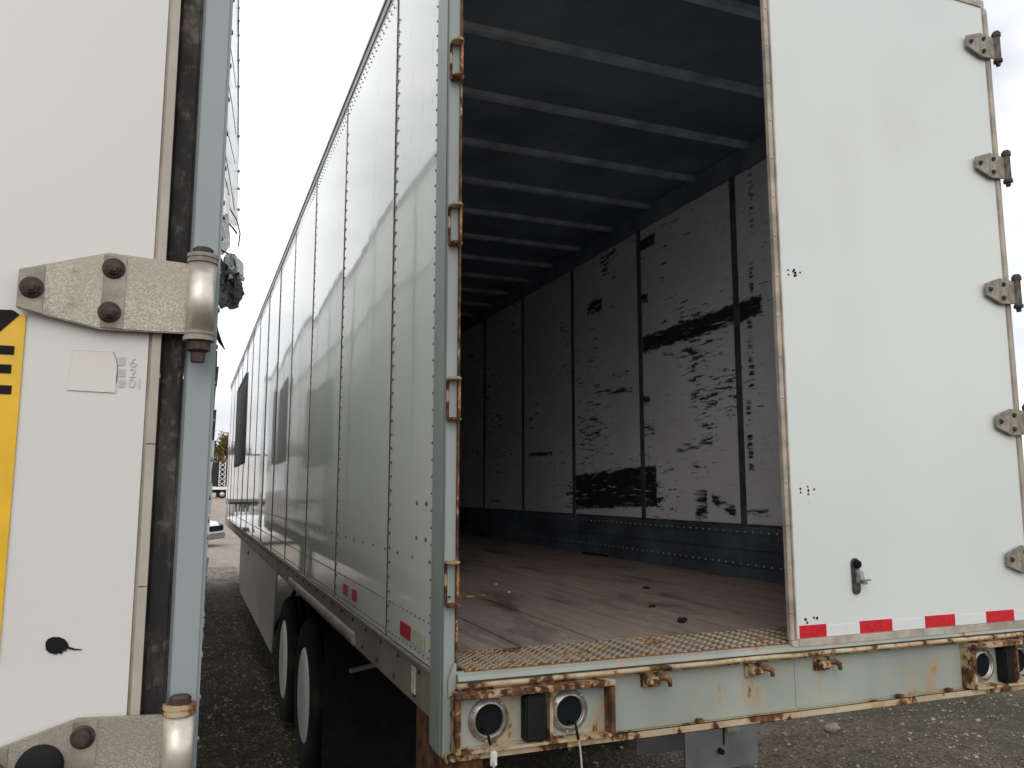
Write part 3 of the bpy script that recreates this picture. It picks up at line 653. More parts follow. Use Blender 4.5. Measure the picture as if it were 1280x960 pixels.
# lock-rod keepers
def keeper(u, v):
    p = onY(u, v, -0.02); mb = MB()
    mb.box((p.x - 0.042, -0.012, p.z - 0.024), (p.x + 0.030, 0.003, p.z + 0.022))
    mb.prism([(p.x - 0.036, -0.012, p.z + 0.016), (p.x - 0.036, -0.040, p.z + 0.012), (p.x - 0.036, -0.044, p.z - 0.008), (p.x - 0.036, -0.012, p.z - 0.016)], (0.045, 0, 0))
    k = put('rod_keeper', mb, 'sill_edge', T1, bevel=0.004)
    put('keeper_hook', MB().tube([(p.x + 0.004, -0.025, p.z + 0.006), (p.x + 0.030, -0.034, p.z + 0.010), (p.x + 0.046, -0.042, p.z + 0.0), (p.x + 0.046, -0.044, p.z - 0.020)], [0.011, 0.011, 0.010, 0.007], 8), 'rust', k, True)
for u, v in ((818, 850), (947, 838), (1032, 830)): keeper(u, v)
# seam where the sill is spliced
put('sill_plate', BX((0.030, -0.0005, 1.0835), (0.86, 0.0015, 1.2575)), 'sill', T1)
# ---- side details
for (y0, y1, mt) in ((0.39, 0.545, 'red_tape'), (0.225, 0.388, 'cream_tape'), (1.395, 1.50, 'red_tape'), (1.60, 1.74, 'red_tape'), (1.505, 1.595, 'cream_tape')):
    z0 = 1.335 if y0 < 1 else 1.345
    put('tape_patch', BX((-W - 0.0068, y0, z0), (-W - 0.0050, y1, z0 + 0.05)), mt, T1)
put('rail_tag', BX((-W - 0.004, 0.335, 1.165), (-W + 0.002, 0.385, 1.262)), 'tag', T1, bevel=0.004)
# guard tube under the rail
gt = MB()
for y0, y1 in ((1.42, 2.02), (2.03, 4.05)): gt.prism([(-1.292, y0, 1.202), (-1.309, y0, 1.196), (-1.314, y0, 1.172), (-1.309, y0, 1.148), (-1.292, y0, 1.141)], (0, y1 - y0, 0))
put('rail_guard', gt, 'rail_light', T1, bevel=0.003)
put('marker_light', MB().lathe([(0.028, 0), (0.026, 0.012), (0, 0.02)], (-1.286, 8.7, 1.06), (-1, 0, 0), 14), 'orange', T1, True)
# mud flaps, under-ride plate
put('mud_flap', MB().box((-1.27, 2.44, 0.16), (-0.66, 2.452, 1.13)), 'black_rubber', T1)
fl = put('mud_flap', MB().box((0.72, 1.78, 0.22), (1.235, 1.794, 1.13)), 'flap', T1); fl['label'] = 'grey mud flap'
fp = onY(915, 908, 1.77); put('flap_bracket', BX((fp.x - 0.05, 1.755, fp.z - 0.03), (fp.x + 0.05, 1.779, fp.z + 0.12)), 'rail_light', fl, bevel=0.008)
fp = onY(905, 920, 1.775); put('flap_slot', BX((fp.x - 0.003, 1.772, fp.z - 0.05), (fp.x + 0.003, 1.7795, fp.z + 0.12)), 'dark_steel', fl)
fp = onY(900, 938, 1.775); put('flap_bolt', MB().lathe([(0.018, 0), (0.015, 0.03), (0, 0.032)], (fp.x, 1.779, fp.z), (0.3, -1, -0.3), 8), 'dark_steel', fl)
fa, fb = onY(796, 944, 2.15), onY(862, 938, 2.15)
put('fender_plate', MB().prism([(fa.x, 2.15, fa.z), (fb.x, 2.15, fb.z), (fb.x, 2.15, 1.13), (fa.x, 2.15, 1.13)], (0, 0.015, 0)), 'flap', T1)
put('push_rod', MB().tube([(-1.22, 1.9, 0.93), (-0.8, 2.2, 0.93)], 0.013, 8), 'rail', T1)

# ---- scraps on the trailer floor
def scrap(name, u, v, s, label, mat, flat=0.6):
    p = onZ(u, v, FL + 0.004); bm = bmesh.new(); bmesh.ops.create_icosphere(bm, subdivisions=2, radius=1)
    o = random.random() * 50
    for w in bm.verts:
        k = 1 + 0.45 * mnoise.noise(w.co * 1.6 + Vector((o, 0, 0))); w.co = Vector((w.co.x * s * k, w.co.y * s * 0.7 * k, max(w.co.z, -0.5) * s * flat * k))
    me = bpy.data.meshes.new(name); bm.to_mesh(me); bm.free(); me.materials.append(M[mat])
    zmin = min(w.co.z for w in me.vertices)
    tag(link(name, me, None, (p.x, p.y, FL + 0.0005 - zmin), (0, 0, random.random() * 3)), label, 'scrap', 'scraps on the trailer floor')
scrap('rubber_scrap', 853, 777, 0.022, 'dark chunk of rubber on the floor just behind the tread plate', 'black_rubber')
scrap('rubber_scrap', 815, 758, 0.020, 'small dark crumb on the trailer floor, middle of a row of three', 'black_rubber', 0.35)
scrap('rubber_scrap', 808, 735, 0.022, 'small dark crumb on the trailer floor, deepest inside of a row of three', 'black_rubber', 0.35)
scrap('paper_scrap', 636, 740, 0.012, 'tiny white paper bit on the floor planks nearer the tread plate', 'tag', 0.4)
scrap('paper_scrap', 620, 730, 0.011, 'tiny white paper bit on the floor planks deeper inside', 'tag', 0.4)
def flat_scrap(us, label):
    pts = [onZ(u, v, FL + 0.001) for u, v in us]
    tag(put('rubber_mat', MB().prism([(p.x, p.y, FL + 0.0012) for p in pts], (0, 0, 0.012)), 'black_rubber'), label, 'mat')
flat_scrap([(728, 692), (760, 696), (786, 694), (776, 689), (745, 688)], 'flat black scrap of rubber mat lying beside the scuff band')

# ================================================================== LEFT (NEIGHBOUR) TRAILER
L0 = Vector((-2.023 - W, -1.33, 0)); LA = R(-0.35)
T2 = tag(empty('semi_trailer', L0, LA), 'white trailer with closed door, big worn hinges, yellow placard and torn buckled side wall', 'trailer', 'semi trailers parked side by side')
LINV = (Matrix.Translation(L0) @ Matrix.Rotation(LA, 4, 'Z')).inverted()
def lp(u, v, y=0.0):
    """photo pixel -> point in the neighbour trailer's own frame on its plane y"""
    o = LINV @ CAM; d = (LINV.to_3x3() @ ray(u, v)); return o + d * ((y - o.y) / d.y)
build_side(T2, 1, 'side_left'); build_side(T2, -1, 'side_left')
undercarriage(T2, (1.35, 2.60), False)
window(T2, 1, (11.9, 14.2, 2.35, 3.6))
put('roof', BX((-W + 0.04, 0.15, TOP - 0.012), (W - 0.04, LEN, TOP + 0.004)), 'side_left', T2)
put('front_wall', BX((-W + 0.03, LEN - 0.05, FL - 0.14), (W - 0.03, LEN - 0.004, TOP - 0.07)), 'side_left', T2)
put('sill_face', BX((-1.262, 0.004, 1.06), (1.262, 0.10, 1.28)), 'sill', T2); put('header', BX((-1.25, 0.004, 4.0), (1.25, 0.10, TOP)), 'post', T2)
DE = lp(178, 600).x; SE = lp(193, 600).x; GE = lp(222, 600).x; PE = lp(262.5, 600).x      # door edge, seal, gasket, post
for sx in (-1, 1):
    A_ = sx
    put('corner_post', MB().box((sx * (GE + 0.0005), -0.004, 1.04), (sx * PE, 0.148, TOP)), 'post_left', T2, bevel=0.004)
    gk = MB(); nseg = 90
    put('gasket', BX((sx * SE, -0.010, 1.29), (sx * GE, 0.006, 4.0)), 'gasket', T2, bevel=0.003)
    zs = [1.30, lp(178, 731).z, lp(188, 556).z, 4.0]
    for i in range(3): put('seal_strip', BX((sx * (DE + 0.003), -0.022, zs[i] + 0.0006), (sx * (SE - 0.0005), -0.002, zs[i + 1] - 0.0006)), 'seal', T2)
    put('door_edge_strip', BX((sx * (DE - 0.0008), -0.017, 1.30), (sx * (DE + 0.0028), -0.002, 4.0)), 'trim', T2)  # narrow recessed trim strip between door edge and seal
    d2 = put('door', BX((sx * 0.004, -0.020, 1.30), (sx * (DE - 0.001), 0.012, 3.99)), 'door_left', T2)
    if sx > 0: DOOR2 = d2
# big hinges
HK = 0.84
def big_strap():
    h = 0.0575; mb = MB()
    mb.prism([(-0.240, -0.006, -0.034), (-0.240, -0.006, 0.022), (-0.128, -0.006, h), (-0.010, -0.006, h - 0.006), (-0.010, -0.006, -h + 0.002), (-0.134, -0.006, -h + 0.001)], (0, 0.008, 0))
    return mb.mesh('hinge', M['hinge'], False, 0.0015)
ST2 = big_strap()
FT2 = [BX((-0.1335, -0.0075, -0.0545), (-0.1030, -0.0062, 0.0535)).mesh('hinge_flat', M['hinge_dull'], False, 0.0005),
       MB().prism([(-0.239, -0.0075, -0.0325), (-0.239, -0.0075, 0.0205), (-0.207, -0.0075, 0.030), (-0.207, -0.0075, -0.0405)], (0, 0.0013, 0)).mesh('hinge_flat', M['hinge_dull'], False, 0.0005)]
BR2 = MB().lathe([(0.0, -0.052), (0.0200, -0.052), (0.0203, 0.052), (0, 0.052)], (0, 0, 0), (0, 0, 1), 28).mesh('hinge_barrel', M['barrel'], True)
for pz in BR2.polygons: pz.use_smooth = abs(pz.normal.z) < 0.9
def washer(s, mt): return MB().lathe([(0, s * 0.0525), (0.0222, s * 0.0525), (0.0222, s * 0.057), (0.0208, s * 0.0575), (0.0208, s * 0.060), (0.0224, s * 0.0605), (0.0224, s * 0.066), (0, s * 0.0665)], (0, 0, 0), (0, 0, 1), 24).mesh('hinge_washer', M[mt])
WS = {mt: [washer(1, mt), washer(-1, mt)] for mt in ('hinge_dull', 'sill_edge')}
PNH = MB().lathe([(0, 0.066), (0.0150, 0.066), (0.0150, 0.075), (0.012, 0.0775), (0, 0.078)], (0, 0, 0), (0, 0, 1), 8).mesh('hinge_pin', M['bolt'])
PNN = MB().lathe([(0, -0.066), (0.0165, -0.066), (0.0170, -0.080), (0.0105, -0.084), (0.0100, -0.098), (0, -0.099)], (0, 0, 0), (0, 0, 1), 8).mesh('pin_nut', M['bolt'])
NB2 = MB().lathe([(0.0155, 0.0), (0.0155, 0.0015), (0.0128, 0.004)], (0, 0, 0), (0, -1, 0), 20).lathe([(0.0108, 0.0038), (0.0108, 0.011), (0.0075, 0.0115), (0.0075, 0.015), (0.0, 0.016)], (0, 0, 0), (0, -1, 0), 6).mesh('bolt', M['bolt'])
hp = lp(251, 374, -0.030)
for k in range(-1, 4):
    z = hp.z + (0.565 if k > 0 else 0.547) * k
    o = link('hinge', ST2, T2, (hp.x, -0.030, z)); o.scale = (HK, HK, HK)
    for f in FT2: link('hinge_flat', f, o)
    for bx, bz in ((-0.222, -0.004), (-0.120, 0.0335), (-0.122, -0.0315)): link('bolt', NB2, o, (bx, -0.0075, bz), (0, random.random() * 2, 0))
    link('hinge_barrel', BR2, o, (0, -0.008, 0)); link('hinge_pin', PNH, o, (0, -0.008, 0)); link('pin_nut', PNN, o, (0, -0.008, 0))
    for w_ in WS['sill_edge' if k == -1 else 'hinge_dull']: link('hinge_washer', w_, o, (0, -0.008, 0))
q = lp(48, 962, -0.045)
put('door_buffer', MB().lathe([(0.024, 0.0), (0.024, 0.010), (0.020, 0.015), (0, 0.017)], (q.x, -0.036, q.z), (0, -1, 0), 28), 'black_rubber', T2, True)
# placard with black header shape and the letter E
M['yellow'] = plain('yellow_placard', (0.72, 0.43, 0.012), 0.4, 0, 0.07, 30); M['ink'] = plain('black_ink', (0.010, 0.010, 0.011), 0.7, spec=0.15)
yp = -0.0205
a, b = lp(33, 394, yp), lp(4, 700, yp)
px = a.x
pc = put('placard', BX((px - 0.32, yp - 0.0022, a.z - 0.40), (px, yp + 0.0003, a.z)), 'yellow', DOOR2)
L_ = lambda us: [(lp(u, v, yp).x, yp - 0.0023, lp(u, v, yp).z) for u, v in us]
put('placard_print', MB().prism(L_([(-60, 386), (16, 388), (20, 390), (25, 394), (0, 415.5), (-60, 468)]), (0, -0.0007, 0)), 'ink', DOOR2)
ex = lp(18, 438, yp).x
e = MB()
for v0, v1, u1 in ((432.5, 443.5, 18.3), (456, 467, 14.5), (482, 493, 14.8)):
    z1, z0 = lp(10, v0, yp).z, lp(10, v1, yp).z; x1 = lp(u1, (v0 + v1) / 2, yp).x; e.box((ex - 0.045, yp - 0.0031, z0), (x1, yp - 0.0023, z1))
e.box((ex - 0.058, yp - 0.0031, lp(10, 493, yp).z), (ex - 0.045, yp - 0.0023, lp(10, 432.5, yp).z))
put('placard_letter', e, 'ink', DOOR2)
# old label and its ghost print
M['label'] = plain('old_label', (0.615, 0.60, 0.55), 0.45, 0, 0.03, 20); M['ghost'] = plain('ghost_print', (0.53, 0.515, 0.485), 0.5, 0, 0.10, 80); M['mark'] = plain('pen_mark', (0.20, 0.19, 0.18), 0.6)
LL = lambda us, dy: [(lp(u, v, yp).x, yp - dy, lp(u, v, yp).z) for u, v in us]
put('old_label', MB().prism(LL([(92, 438), (141, 440), (145, 448), (146.5, 460), (145, 472), (144.5, 490.5), (84, 487)], 0.0003), (0, -0.0006, 0)), 'label', DOOR2)
sh = MB(); cv = [(141, 440), (144, 447), (146.2, 456), (146.3, 466), (145.2, 478)]
for i in range(4): sh.prism(LL([cv[i], cv[i + 1], (cv[i + 1][0] + 0.8, cv[i + 1][1]), (cv[i][0] + 0.8, cv[i][1])], 0.0002), (0, -0.0009, 0))
put('label_curl', sh, 'mark', DOOR2)
put('label_edge', MB().prism(LL([(84, 487), (144.5, 490.5), (144.5, 491.1), (84, 487.6)], 0.0002), (0, -0.0009, 0)), 'ghost', DOOR2)
put('label_edge', MB().prism(LL([(92, 437.6), (141, 439.6), (141, 440.1), (92, 438.1)], 0.0002), (0, -0.0009, 0)), 'ghost', DOOR2)
def text(s, u, v, size, mat):
    c = bpy.data.curves.new('ghost_print', 'FONT'); c.body = s; c.size = size; c.extrude = 0.0004; o = bpy.data.objects.new('tmp', c); scene.collection.objects.link(o)
    dg = bpy.context.evaluated_depsgraph_get(); me = bpy.data.meshes.new_from_object(o.evaluated_get(dg)); bpy.data.objects.remove(o)
    me.materials.clear(); me.materials.append(M[mat]); p = lp(u, v, yp); link('ghost_print', me, DOOR2, (p.x, yp - 0.0003, p.z), (R(90), 0, 0))
for s, u, v in (('6', 161.5, 458.5), ('2', 161, 471.5), ('01', 160, 484)): text(s, u, v, 0.0165, 'ghost')
blk = MB()
for v0, v1 in ((446, 457), (461, 471), (474, 484)):
    for k in range(4): blk.prism(LL([(148.5 + k * 2.2, v0), (150 + k * 2.2, v0), (149.6 + k * 2.2, v1), (148 + k * 2.2, v1)], 0.0002), (0, -0.0004, 0))
put('ghost_print', blk, 'ghost', DOOR2)
# dark tar blot with a tail
bl = [(57, 803), (60, 798.5), (66, 796), (74, 796), (81, 799), (85, 804), (86, 808), (93, 810.5), (102, 811.5), (102, 812.6), (92, 812.4), (84, 810.5), (82.5, 814), (80, 812.5), (77, 817.5), (73, 816), (70, 818), (62, 816), (57.5, 812)]
put('tar_blot', MB().prism(LL(bl, 0.0003), (0, -0.0009, 0)), 'ink', DOOR2)

# torn, buckled side wall of the neighbour
M['torn'] = side_paint('torn_sheet', (0.72, 0.74, 0.72), 0.16); M['tornblack'] = plain('torn_black', (0.016, 0.018, 0.022), 0.45, 0, 0.5, 20, 0.4, 30); M['tornsilver'] = plain('torn_silver', (0.42, 0.44, 0.44), 0.35, 0.6, 0.4, 12, 0.3, 30)
def sheet(name, rows, mat, jig=0.0, seed=0, sub=6, th=0.003):
    """rows: list of lists of points (own frame); bilinear sheet with jitter and thickness"""
    rng = random.Random(seed); nr, nc = len(rows), len(rows[0]); vs = []; H_, W_ = (nr - 1) * sub, (nc - 1) * sub
    for i in range(H_ + 1):
        for j in range(W_ + 1):
            a, b = min(i // sub, nr - 2), min(j // sub, nc - 2); fa, fb = i / sub - a, j / sub - b
            p = (rows[a][b] * (1 - fb) + rows[a][b + 1] * fb) * (1 - fa) + (rows[a + 1][b] * (1 - fb) + rows[a + 1][b + 1] * fb) * fa
            nv = mnoise.noise_vector(p * 11 + Vector((seed * 7.3, 0, 0))) + mnoise.noise_vector(p * 31 + Vector((0, seed, 0))) * 0.5
            vs.append(p + Vector((nv.x * jig * .45, nv.y * jig * 5, nv.z * jig * .6)) + Vector((rng.gauss(0, 1), rng.gauss(0, 1), rng.gauss(0, 1))) * jig * .10)
    fs = [(i * (W_ + 1) + j, i * (W_ + 1) + j + 1, (i + 1) * (W_ + 1) + j + 1, (i + 1) * (W_ + 1) + j) for i in range(H_) for j in range(W_)]
    o = put(name, MB().add(vs, fs), mat, T2, fixn=False)
    md = o.modifiers.new('thick', 'SOLIDIFY'); md.thickness = th; return o
def V(u, v, y): return lp(u, v, y)
# buckled upper sheet leaning out past the post, held on a bent side post
rows = []
for v in (-70, 0, 70, 140, 200, 250, 268):
    uL = 283.5 - (v / 600) * 20
    rows.append([V(uL - 8, v, 0.22), V(uL + 2.5 + 1.2 * math.sin(v / 23), v + 3, 0.7), V(uL + 6 + math.sin(v / 31), v + 10, 1.2), V(296, v + 14, 1.75)])
sheet('buckled_sheet', rows, 'torn', 0.003, 3, 6)
put('bent_side_post', MB().tube([V(297.5, -80, 1.78), V(297, 60, 1.78), V(296.3, 180, 1.78), V(295, 240, 1.77), V(294.5, 266, 1.76)], 0.0058, 8), 'roof_rail', T2, True)
bumps = MB()
for v in (10, 26, 44, 75, 108, 170, 214, 236, 262): p = V(297.8, v, 1.77); bumps.lathe([(0.006, 0), (0.004, 0.005), (0, 0.006)], p, (1, -0.3, 0), 6)
stuff(put('post_rivets', bumps, 'roof_rail', T2))
slant = MB()
for (u0, v0, u1, v1) in ((284, 95, 295, 168), (280, 150, 294, 205), (279, 178, 293, 262), (276, 205, 288, 250), (275, 232, 284, 262), (285, 40, 295, 110)):
    slant.tube([V(u0, v0, 0.55), V((u0 + u1) / 2 + .8, (v0 + v1) / 2, 0.95), V(u1, v1, 1.45)], 0.0012, 5)
put('sheet_line', slant, 'roof_rail', T2)  # thin grey tubes slanting across the buckled sheet
# torn lower pieces
sheet('torn_flap', [[V(258, 266, .4), V(273, 268, .7), V(283, 270, .8)], [V(258, 300, .4), V(275, 296, .75), V(288, 305, .9)], [V(258, 322, .4), V(272, 318, .7), V(286, 312, .9)]], 'torn', 0.008, 5, 5)
sheet('torn_flap', [[V(281, 318, .7), V(290, 322, .9), V(299, 328, .95)], [V(280, 332, .7), V(292, 338, .9), V(302, 345, .95)], [V(284, 350, .7), V(293, 352, .85), V(304, 354, .95)]], 'tornsilver', 0.012, 6, 5)
sheet('torn_liner', [[V(262, 326, .5), V(274, 328, .6), V(282, 330, .7)], [V(262, 350, .5), V(279, 352, .75), V(301, 350, .9)], [V(262, 372, .5), V(284, 373, .8), V(304, 368, .9)], [V(264, 380, .5), V(278, 384, .75), V(297, 384, .85)]], 'tornblack', 0.012, 8, 6)
sheet('torn_liner', [[V(258, 374, .5), V(268, 378, .55)], [V(261, 392, .5), V(272, 388, .6)], [V(264, 398, .5), V(269, 396, .55)]], 'tornblack', 0.010, 11, 4)
put('hanging_strip', MB().tube([V(266, 386, .55), V(267, 400, .56), V(270, 415, .58), V(275, 427, .6), V(281, 437, .62)], [.004, .005, .0055, .004, .001], 6), 'tornblack', T2, True)
cab = MB(); cab.tube([V(270, 262, .6), V(283, 276, .8), V(292, 286, .9), V(296, 292, .92)], 0.0022, 5); cab.tube([V(262, 306, .5), V(275, 312, .7), V(287, 318, .85)], 0.002, 5)
cab.tube([V(288, 262, .9), V(296, 275, .95), V(300, 292, .95), V(298, 308, .93)], 0.0016, 5); cab.tube([V(292, 318, .9), V(294, 335, .95), V(290, 355, .9)], 0.0025, 5)
put('torn_wire', cab, 'dark_steel', T2)
sh = [[V(293, 318, .85), V(303, 328, .9)], [V(296, 340, .86), V(303, 344, .9)]]
sheet('torn_flap', sh, 'torn', 0.004, 13, 4)
# ragged edge of the side sheet just past the post, lower down
rg = random.Random(4); v = 438
while v < 790:
    h = rg.uniform(14, 40); e0, e1 = rg.uniform(.6, 4.2), rg.uniform(.4, 3.2); base = 262.5 - (v - 600) * 0.052; base2 = 262.5 - (v + h - 600) * 0.052
    pr = [V(base - 6, v, 0.35), V(base + e0, v, 0.35), V((base + base2) / 2 + rg.uniform(0.5, 4.0), v + h * .5, 0.35), V(base2 + e1, v + h, 0.35), V(base2 - 6, v + h, 0.35)]
    put('torn_edge', MB().prism(pr, (0, 0.006, 0)), 'tornblack' if v < 545 else rg.choice(['tornsilver', 'torn', 'roof_rail']), T2); v += h + rg.uniform(0, 3)

# ================================================================== BACKGROUND
M['bg_white'] = plain('far_white_paint', (0.78, 0.78, 0.77), 0.4, 0, 0.08, 1); M['bg_grey'] = plain('far_grey', (0.16, 0.16, 0.16), 0.6); M['bg_black'] = plain('far_black_cover', (0.010, 0.011, 0.014), 0.7, 0, 0.4, 1.5)
M['car_white'] = plain('car_paint', (0.78, 0.79, 0.80), 0.18, 0, 0.02); M['car_glass'] = plain('car_glass', (0.015, 0.017, 0.02), 0.08); M['chrome'] = plain('lamp_glass', (0.45, 0.47, 0.5), 0.15, 0.6); M['tailred'] = plain('tail_lens', (0.45, 0.02, 0.02), 0.3)
ME_FW = MB().lathe([(0.28, 0.02), (0.47, 0.0), (0.5, 0.05), (0.5, 0.2), (0.47, 0.25), (0.28, 0.23)], (0, 0, 0), (0, 1, 0), 20, close=True).mesh('tyre', M['tyre'], True)
ME_FR = MB().lathe([(0.285, 0.02), (0.25, 0.04), (0.2, 0.09), (0.0, 0.09)], (0, 0, 0), (0, 1, 0), 16).mesh('rim', M['rim'], True)
def far_wheel(root, x, y, s=1.0, flip=False):
    w = empty('wheel', (x, y, 0.5 * s), math.pi if flip else 0, root); w.scale = (s, s, s); link('tyre', ME_FW, w); link('rim', ME_FR, w)
def far_trailer(x0, y, length, label, rz=0.0):
    t = empty('box_trailer', (x0, y, ground_z(x0, y)), rz); tag(t, label, 'trailer', 'trailers across the yard')
    put('body', BX((0, 0, 1.15), (length, 2.6, 4.05)), 'bg_white', t, bevel=0.03)
    put('top_rail', BX((0, -0.02, 3.95), (length, -0.002, 4.05)), 'bg_grey', t); put('bottom_rail', BX((0, -0.03, 1.02), (length, -0.002, 1.2)), 'bg_grey', t)
    mev = BX((-0.025, -0.012, 1.2), (0.025, -0.001, 3.95)).mesh('side_seam', M['bg_grey'])
    for k in range(1, int(length / 1.22)): link('side_seam', mev, t, (k * 1.22, 0, 0))
    put('chassis', BX((0.4, 0.6, 0.85), (length - 0.2, 2.0, 1.14)), 'dark_steel', t)
    for wx in (length - 1.6, length - 2.85):
        far_wheel(t, wx, 0.06); far_wheel(t, wx, 2.54, 1.0, True)
        put('axle', MB().tube([(wx, 0.2, 0.5), (wx, 2.4, 0.5)], 0.06, 8), 'dark_steel', t)
    for ly in (0.4, 2.1): put('landing_leg', BX((2.3, ly, 0.0), (2.45, ly + 0.12, 0.86)), 'bg_grey', t)
    put('under_guard', BX((length - 0.1, 0.3, 0.5), (length, 2.3, 0.6)), 'bg_grey', t)
far_trailer(-17.2, 52, 14.6, 'white box trailer parked broadside across the yard, seen mirrored in the glossy side')
far_trailer(-35.5, 60, 15.5, 'white box trailer farther off beyond the first broadside one, seen mirrored in the side')
# covered black load with a lattice mast on a flatbed
bx, by = 0.2, 104.0
ft = tag(empty('flatbed_truck', (bx, by, ground_z(bx, by)), 0), 'black covered load with white lattice mast standing on a flatbed truck', 'truck')
put('covered_load', BX((-5.0, 0, 1.45), (3.2, 2.5, 4.35)), 'bg_black', ft, bevel=0.06)
put('flatbed', BX((-5.4, -0.05, 1.08), (3.5, 2.55, 1.42)), 'bg_white', ft); put('chassis', BX((-5.2, 0.6, 0.7), (3.3, 1.9, 1.07)), 'dark_steel', ft)
mast = MB(); xa, xb = 1.15, 1.85
for x in (xa, xb): mast.tube([(x, -0.16, 1.45), (x, -0.16, 4.5)], 0.045, 6)
for k in range(5):
    z0 = 1.5 + k * 0.58; mast.tube([(xa, -0.16, z0), (xb, -0.16, z0 + 0.58)], 0.035, 5); mast.tube([(xb, -0.16, z0), (xa, -0.16, z0 + 0.58)], 0.035, 5)
put('lattice_mast', mast, 'bg_white', ft)
put('mast_stay', MB().tube([(2.0, -0.16, 1.5), (3.0, -0.16, 3.6)], 0.03, 5), 'bg_grey', ft)
for wx in (-4.2, -3.0, 1.6, 2.7): far_wheel(ft, wx, 0.02); far_wheel(ft, wx, 2.5, 1, True)
put('tail_lamp', BX((2.7, -0.08, 1.15), (3.3, -0.051, 1.32)), 'tailred', ft)
# cars
def car(name, x, y, rz, label, L=4.75):
    t = tag(empty(name, (x, y, ground_z(x, y)), rz), label, 'car', 'cars standing in the yard')
    # x forward; profile lofted across the width
    prof = [(2.36, .28), (2.40, .48), (2.34, .66), (2.15, .80), (1.2, .95), (0.85, 1.0), (0.1, 1.36), (-0.9, 1.40), (-1.75, 1.08), (-2.2, 1.04), (-2.34, .85), (-2.34, .40), (-2.2, .26)]
    secs = [(-0.93, 0.90), (-0.86, 0.985), (-0.5, 1.0), (0.5, 1.0), (0.86, 0.985), (0.93, 0.90)]
    vs, fs = [], []; n = len(prof)
    for (yy, k) in secs:
        e_ = abs(yy) > 0.6
        for (px_, pz_) in prof:
            top = pz_ > 1.05
            vs.append((px_ * (0.97 if abs(yy) > 0.9 else 1) - (0.12 * (yy / 0.93) ** 2 if px_ > 2 else 0), yy * (0.78 if top else 1.0), (pz_ - 0.26) * (k if not top else 1) + 0.26))
    for i in range(len(secs) - 1):
        for j in range(n): fs.append((i * n + j, i * n + (j + 1) % n, (i + 1) * n + (j + 1) % n, (i + 1) * n + j))
    fs.append(tuple(range(n))); fs.append(tuple(range((len(secs) - 1) * n, len(secs) * n)))
    put('body', MB().add(vs, fs), 'car_white', t, True)
    for s in (-1, 1):
        put('side_window', MB().prism([(0.70, s * 0.80, 1.03), (0.08, s * 0.735, 1.31), (-0.88, s * 0.735, 1.34), (-1.5, s * 0.80, 1.08)], (0, s * 0.03, 0)), 'car_glass', t)
        put('headlight', MB().prism([(2.12, s * 0.88, .60), (2.32, s * 0.60, .58), (2.30, s * 0.60, .70), (2.06, s * 0.86, .76)], (0.05, s * 0.04, 0)), 'car_glass', t)
        put('headlight_lens', MB().lathe([(0.05, 0), (0.045, 0.02), (0, 0.025)], (2.27, s * 0.76, .66), (1, s * 0.5, 0), 12), 'chrome', t)
        put('mirror', BX((0.62, s * 0.90, 0.98), (0.76, s * 1.08, 1.1)), 'car_white', t, bevel=0.02)
    put('windscreen', MB().add([(0.80, -0.66, 1.035), (0.80, 0.66, 1.035), (0.13, 0.58, 1.375), (0.13, -0.58, 1.375)], [(0, 1, 2, 3)]), 'car_glass', t)
    put('grille', BX((2.30, -0.55, 0.50), (2.412, 0.55, 0.68)), 'hole', t, bevel=0.02); put('bumper', BX((2.15, -0.8, 0.24), (2.395, 0.8, 0.44)), 'bg_grey', t, bevel=0.03)
    for wx in (1.45, -1.40): far_wheel(t, wx, -0.93, .66); far_wheel(t, wx, 0.93, .66, True)
p = onZ(266, 684, 0.0)
car('parked_car', p.x - 2.10, p.y + 1.2, R(-22), 'white car nosing out past the torn trailer, dark headlight showing')
car('parked_car', -2.4, 92, R(0), 'small white car side-on in front of the black covered load')

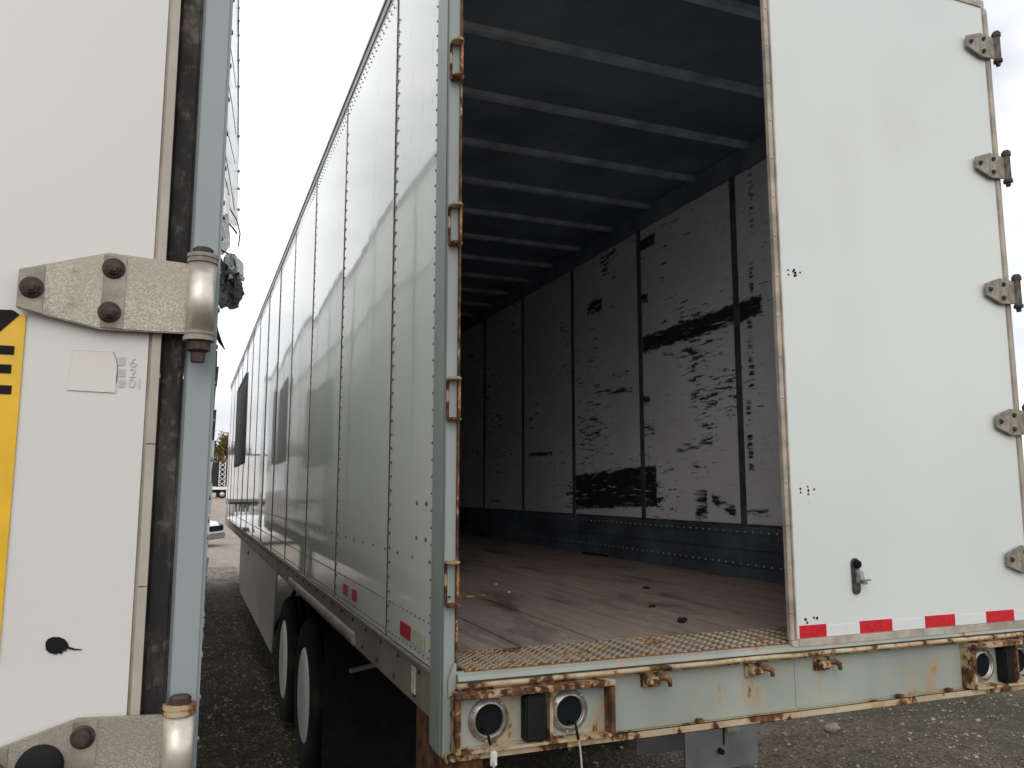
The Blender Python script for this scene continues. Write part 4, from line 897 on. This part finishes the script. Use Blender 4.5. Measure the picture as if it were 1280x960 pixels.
# trees
def leafmat(name, a, b, c):
    m = Mat(name, 0.75); r_ = m.noise(0.6, detail=3); q_ = m.noise(5, detail=2)
    m.color(m.mix(m.mix(a, b, r_.step(0.35, 0.6)), c, q_.step(0.55, 0.7))); return m.m
M['leaf_green'] = leafmat('leaf_green', (0.035, 0.055, 0.018), (0.075, 0.095, 0.025), (0.16, 0.13, 0.03))
M['leaf_autumn'] = leafmat('leaf_autumn', (0.10, 0.085, 0.022), (0.20, 0.14, 0.03), (0.06, 0.07, 0.02))
M['bark'] = plain('bark', (0.085, 0.07, 0.055), 0.9, 0, 0.4, 6)
def tree_meshes(seed, h, spread, leaves, leafsize, lo):
    rg = random.Random(seed); tr = MB(); tips = []
    tr.tube([(0, 0, -0.1), (0.1, 0.05, h * .25), (0.05, 0.2, h * .55), (0.2, 0.1, h * .9)], [0.30, 0.22, 0.13, 0.03], 8)
    def limb(p, d, ln, r, lv):
        q = p + d * ln; mid = p.lerp(q, .5) + Vector((rg.gauss(0, .06), rg.gauss(0, .06), .05)) * ln
        tr.tube([p, mid, q], [r, r * .75, r * .45], 5); tips.append(mid); tips.append(q)
        if lv:
            for _ in range(3): limb(p.lerp(q, rg.uniform(.45, 1)), (d + Vector((rg.gauss(0, .5), rg.gauss(0, .5), rg.gauss(.15, .35)))).normalized(), ln * rg.uniform(.5, .75), r * .5, lv - 1)
    for k in range(11):
        z = h * rg.uniform(.18, .85); a = rg.random() * 6.28
        limb(Vector((.1, .1, z)), Vector((math.cos(a), math.sin(a), rg.uniform(.25, .9))).normalized(), spread * rg.uniform(.45, .7) * (1.15 - z / h * .6), 0.085, 2)
    lf = MB()
    for _ in range(leaves):
        t = rg.choice(tips)
        if t.z > h * lo and rg.random() > 0.12: continue
        c = t + Vector((rg.gauss(0, .42), rg.gauss(0, .42), rg.gauss(0, .38))); s = leafsize * rg.uniform(.6, 1.3)
        a = Vector((rg.gauss(0, 1), rg.gauss(0, 1), rg.gauss(0, 1))).normalized(); b = a.orthogonal().normalized()
        lf.add([c - a * s, c + b * s * .6, c + a * s, c - b * s * .6], [(0, 1, 2, 3)])
    return tr, lf
kinds = []
for kind, (seed, h, sp, nl, ls, lo, mt) in enumerate(((1, 11.5, 4.2, 5200, .20, .60, 'leaf_green'), (2, 8.0, 4.0, 6500, .20, 1.2, 'leaf_autumn'), (3, 9.0, 4.4, 6500, .20, 1.2, 'leaf_green'))):
    tr, lf = tree_meshes(seed, h, sp, nl, ls, lo); kinds.append((tr.mesh('trunk', M['bark'], True, fixn=False), lf.mesh('crown', M[mt], fixn=False)))
TL = ('tall tree with thin leafless top rising behind the black covered load', 'low yellowing tree standing behind the black covered load', 'green leafy tree in the row behind the yard', 'yellowing bushy tree in the row behind the yard')
spots = [(4.2, 124, 0, 0), (1.8, 119, 1, 1)] + [(-6 - 7.0 * k + random.uniform(-1.5, 1.5), 118 + random.uniform(0, 12), (2, 1)[k % 2], (2, 3)[k % 2]) for k in range(7)]
for (x, y, k, li) in spots:
    t = tag(empty('tree', (x, y, ground_z(x, y) - 0.05), random.random() * 6), TL[li], 'tree', 'trees behind the yard')
    link('trunk', kinds[k][0], t); link('crown', kinds[k][1], t); t.scale = (1, 1, random.uniform(.9, 1.05))
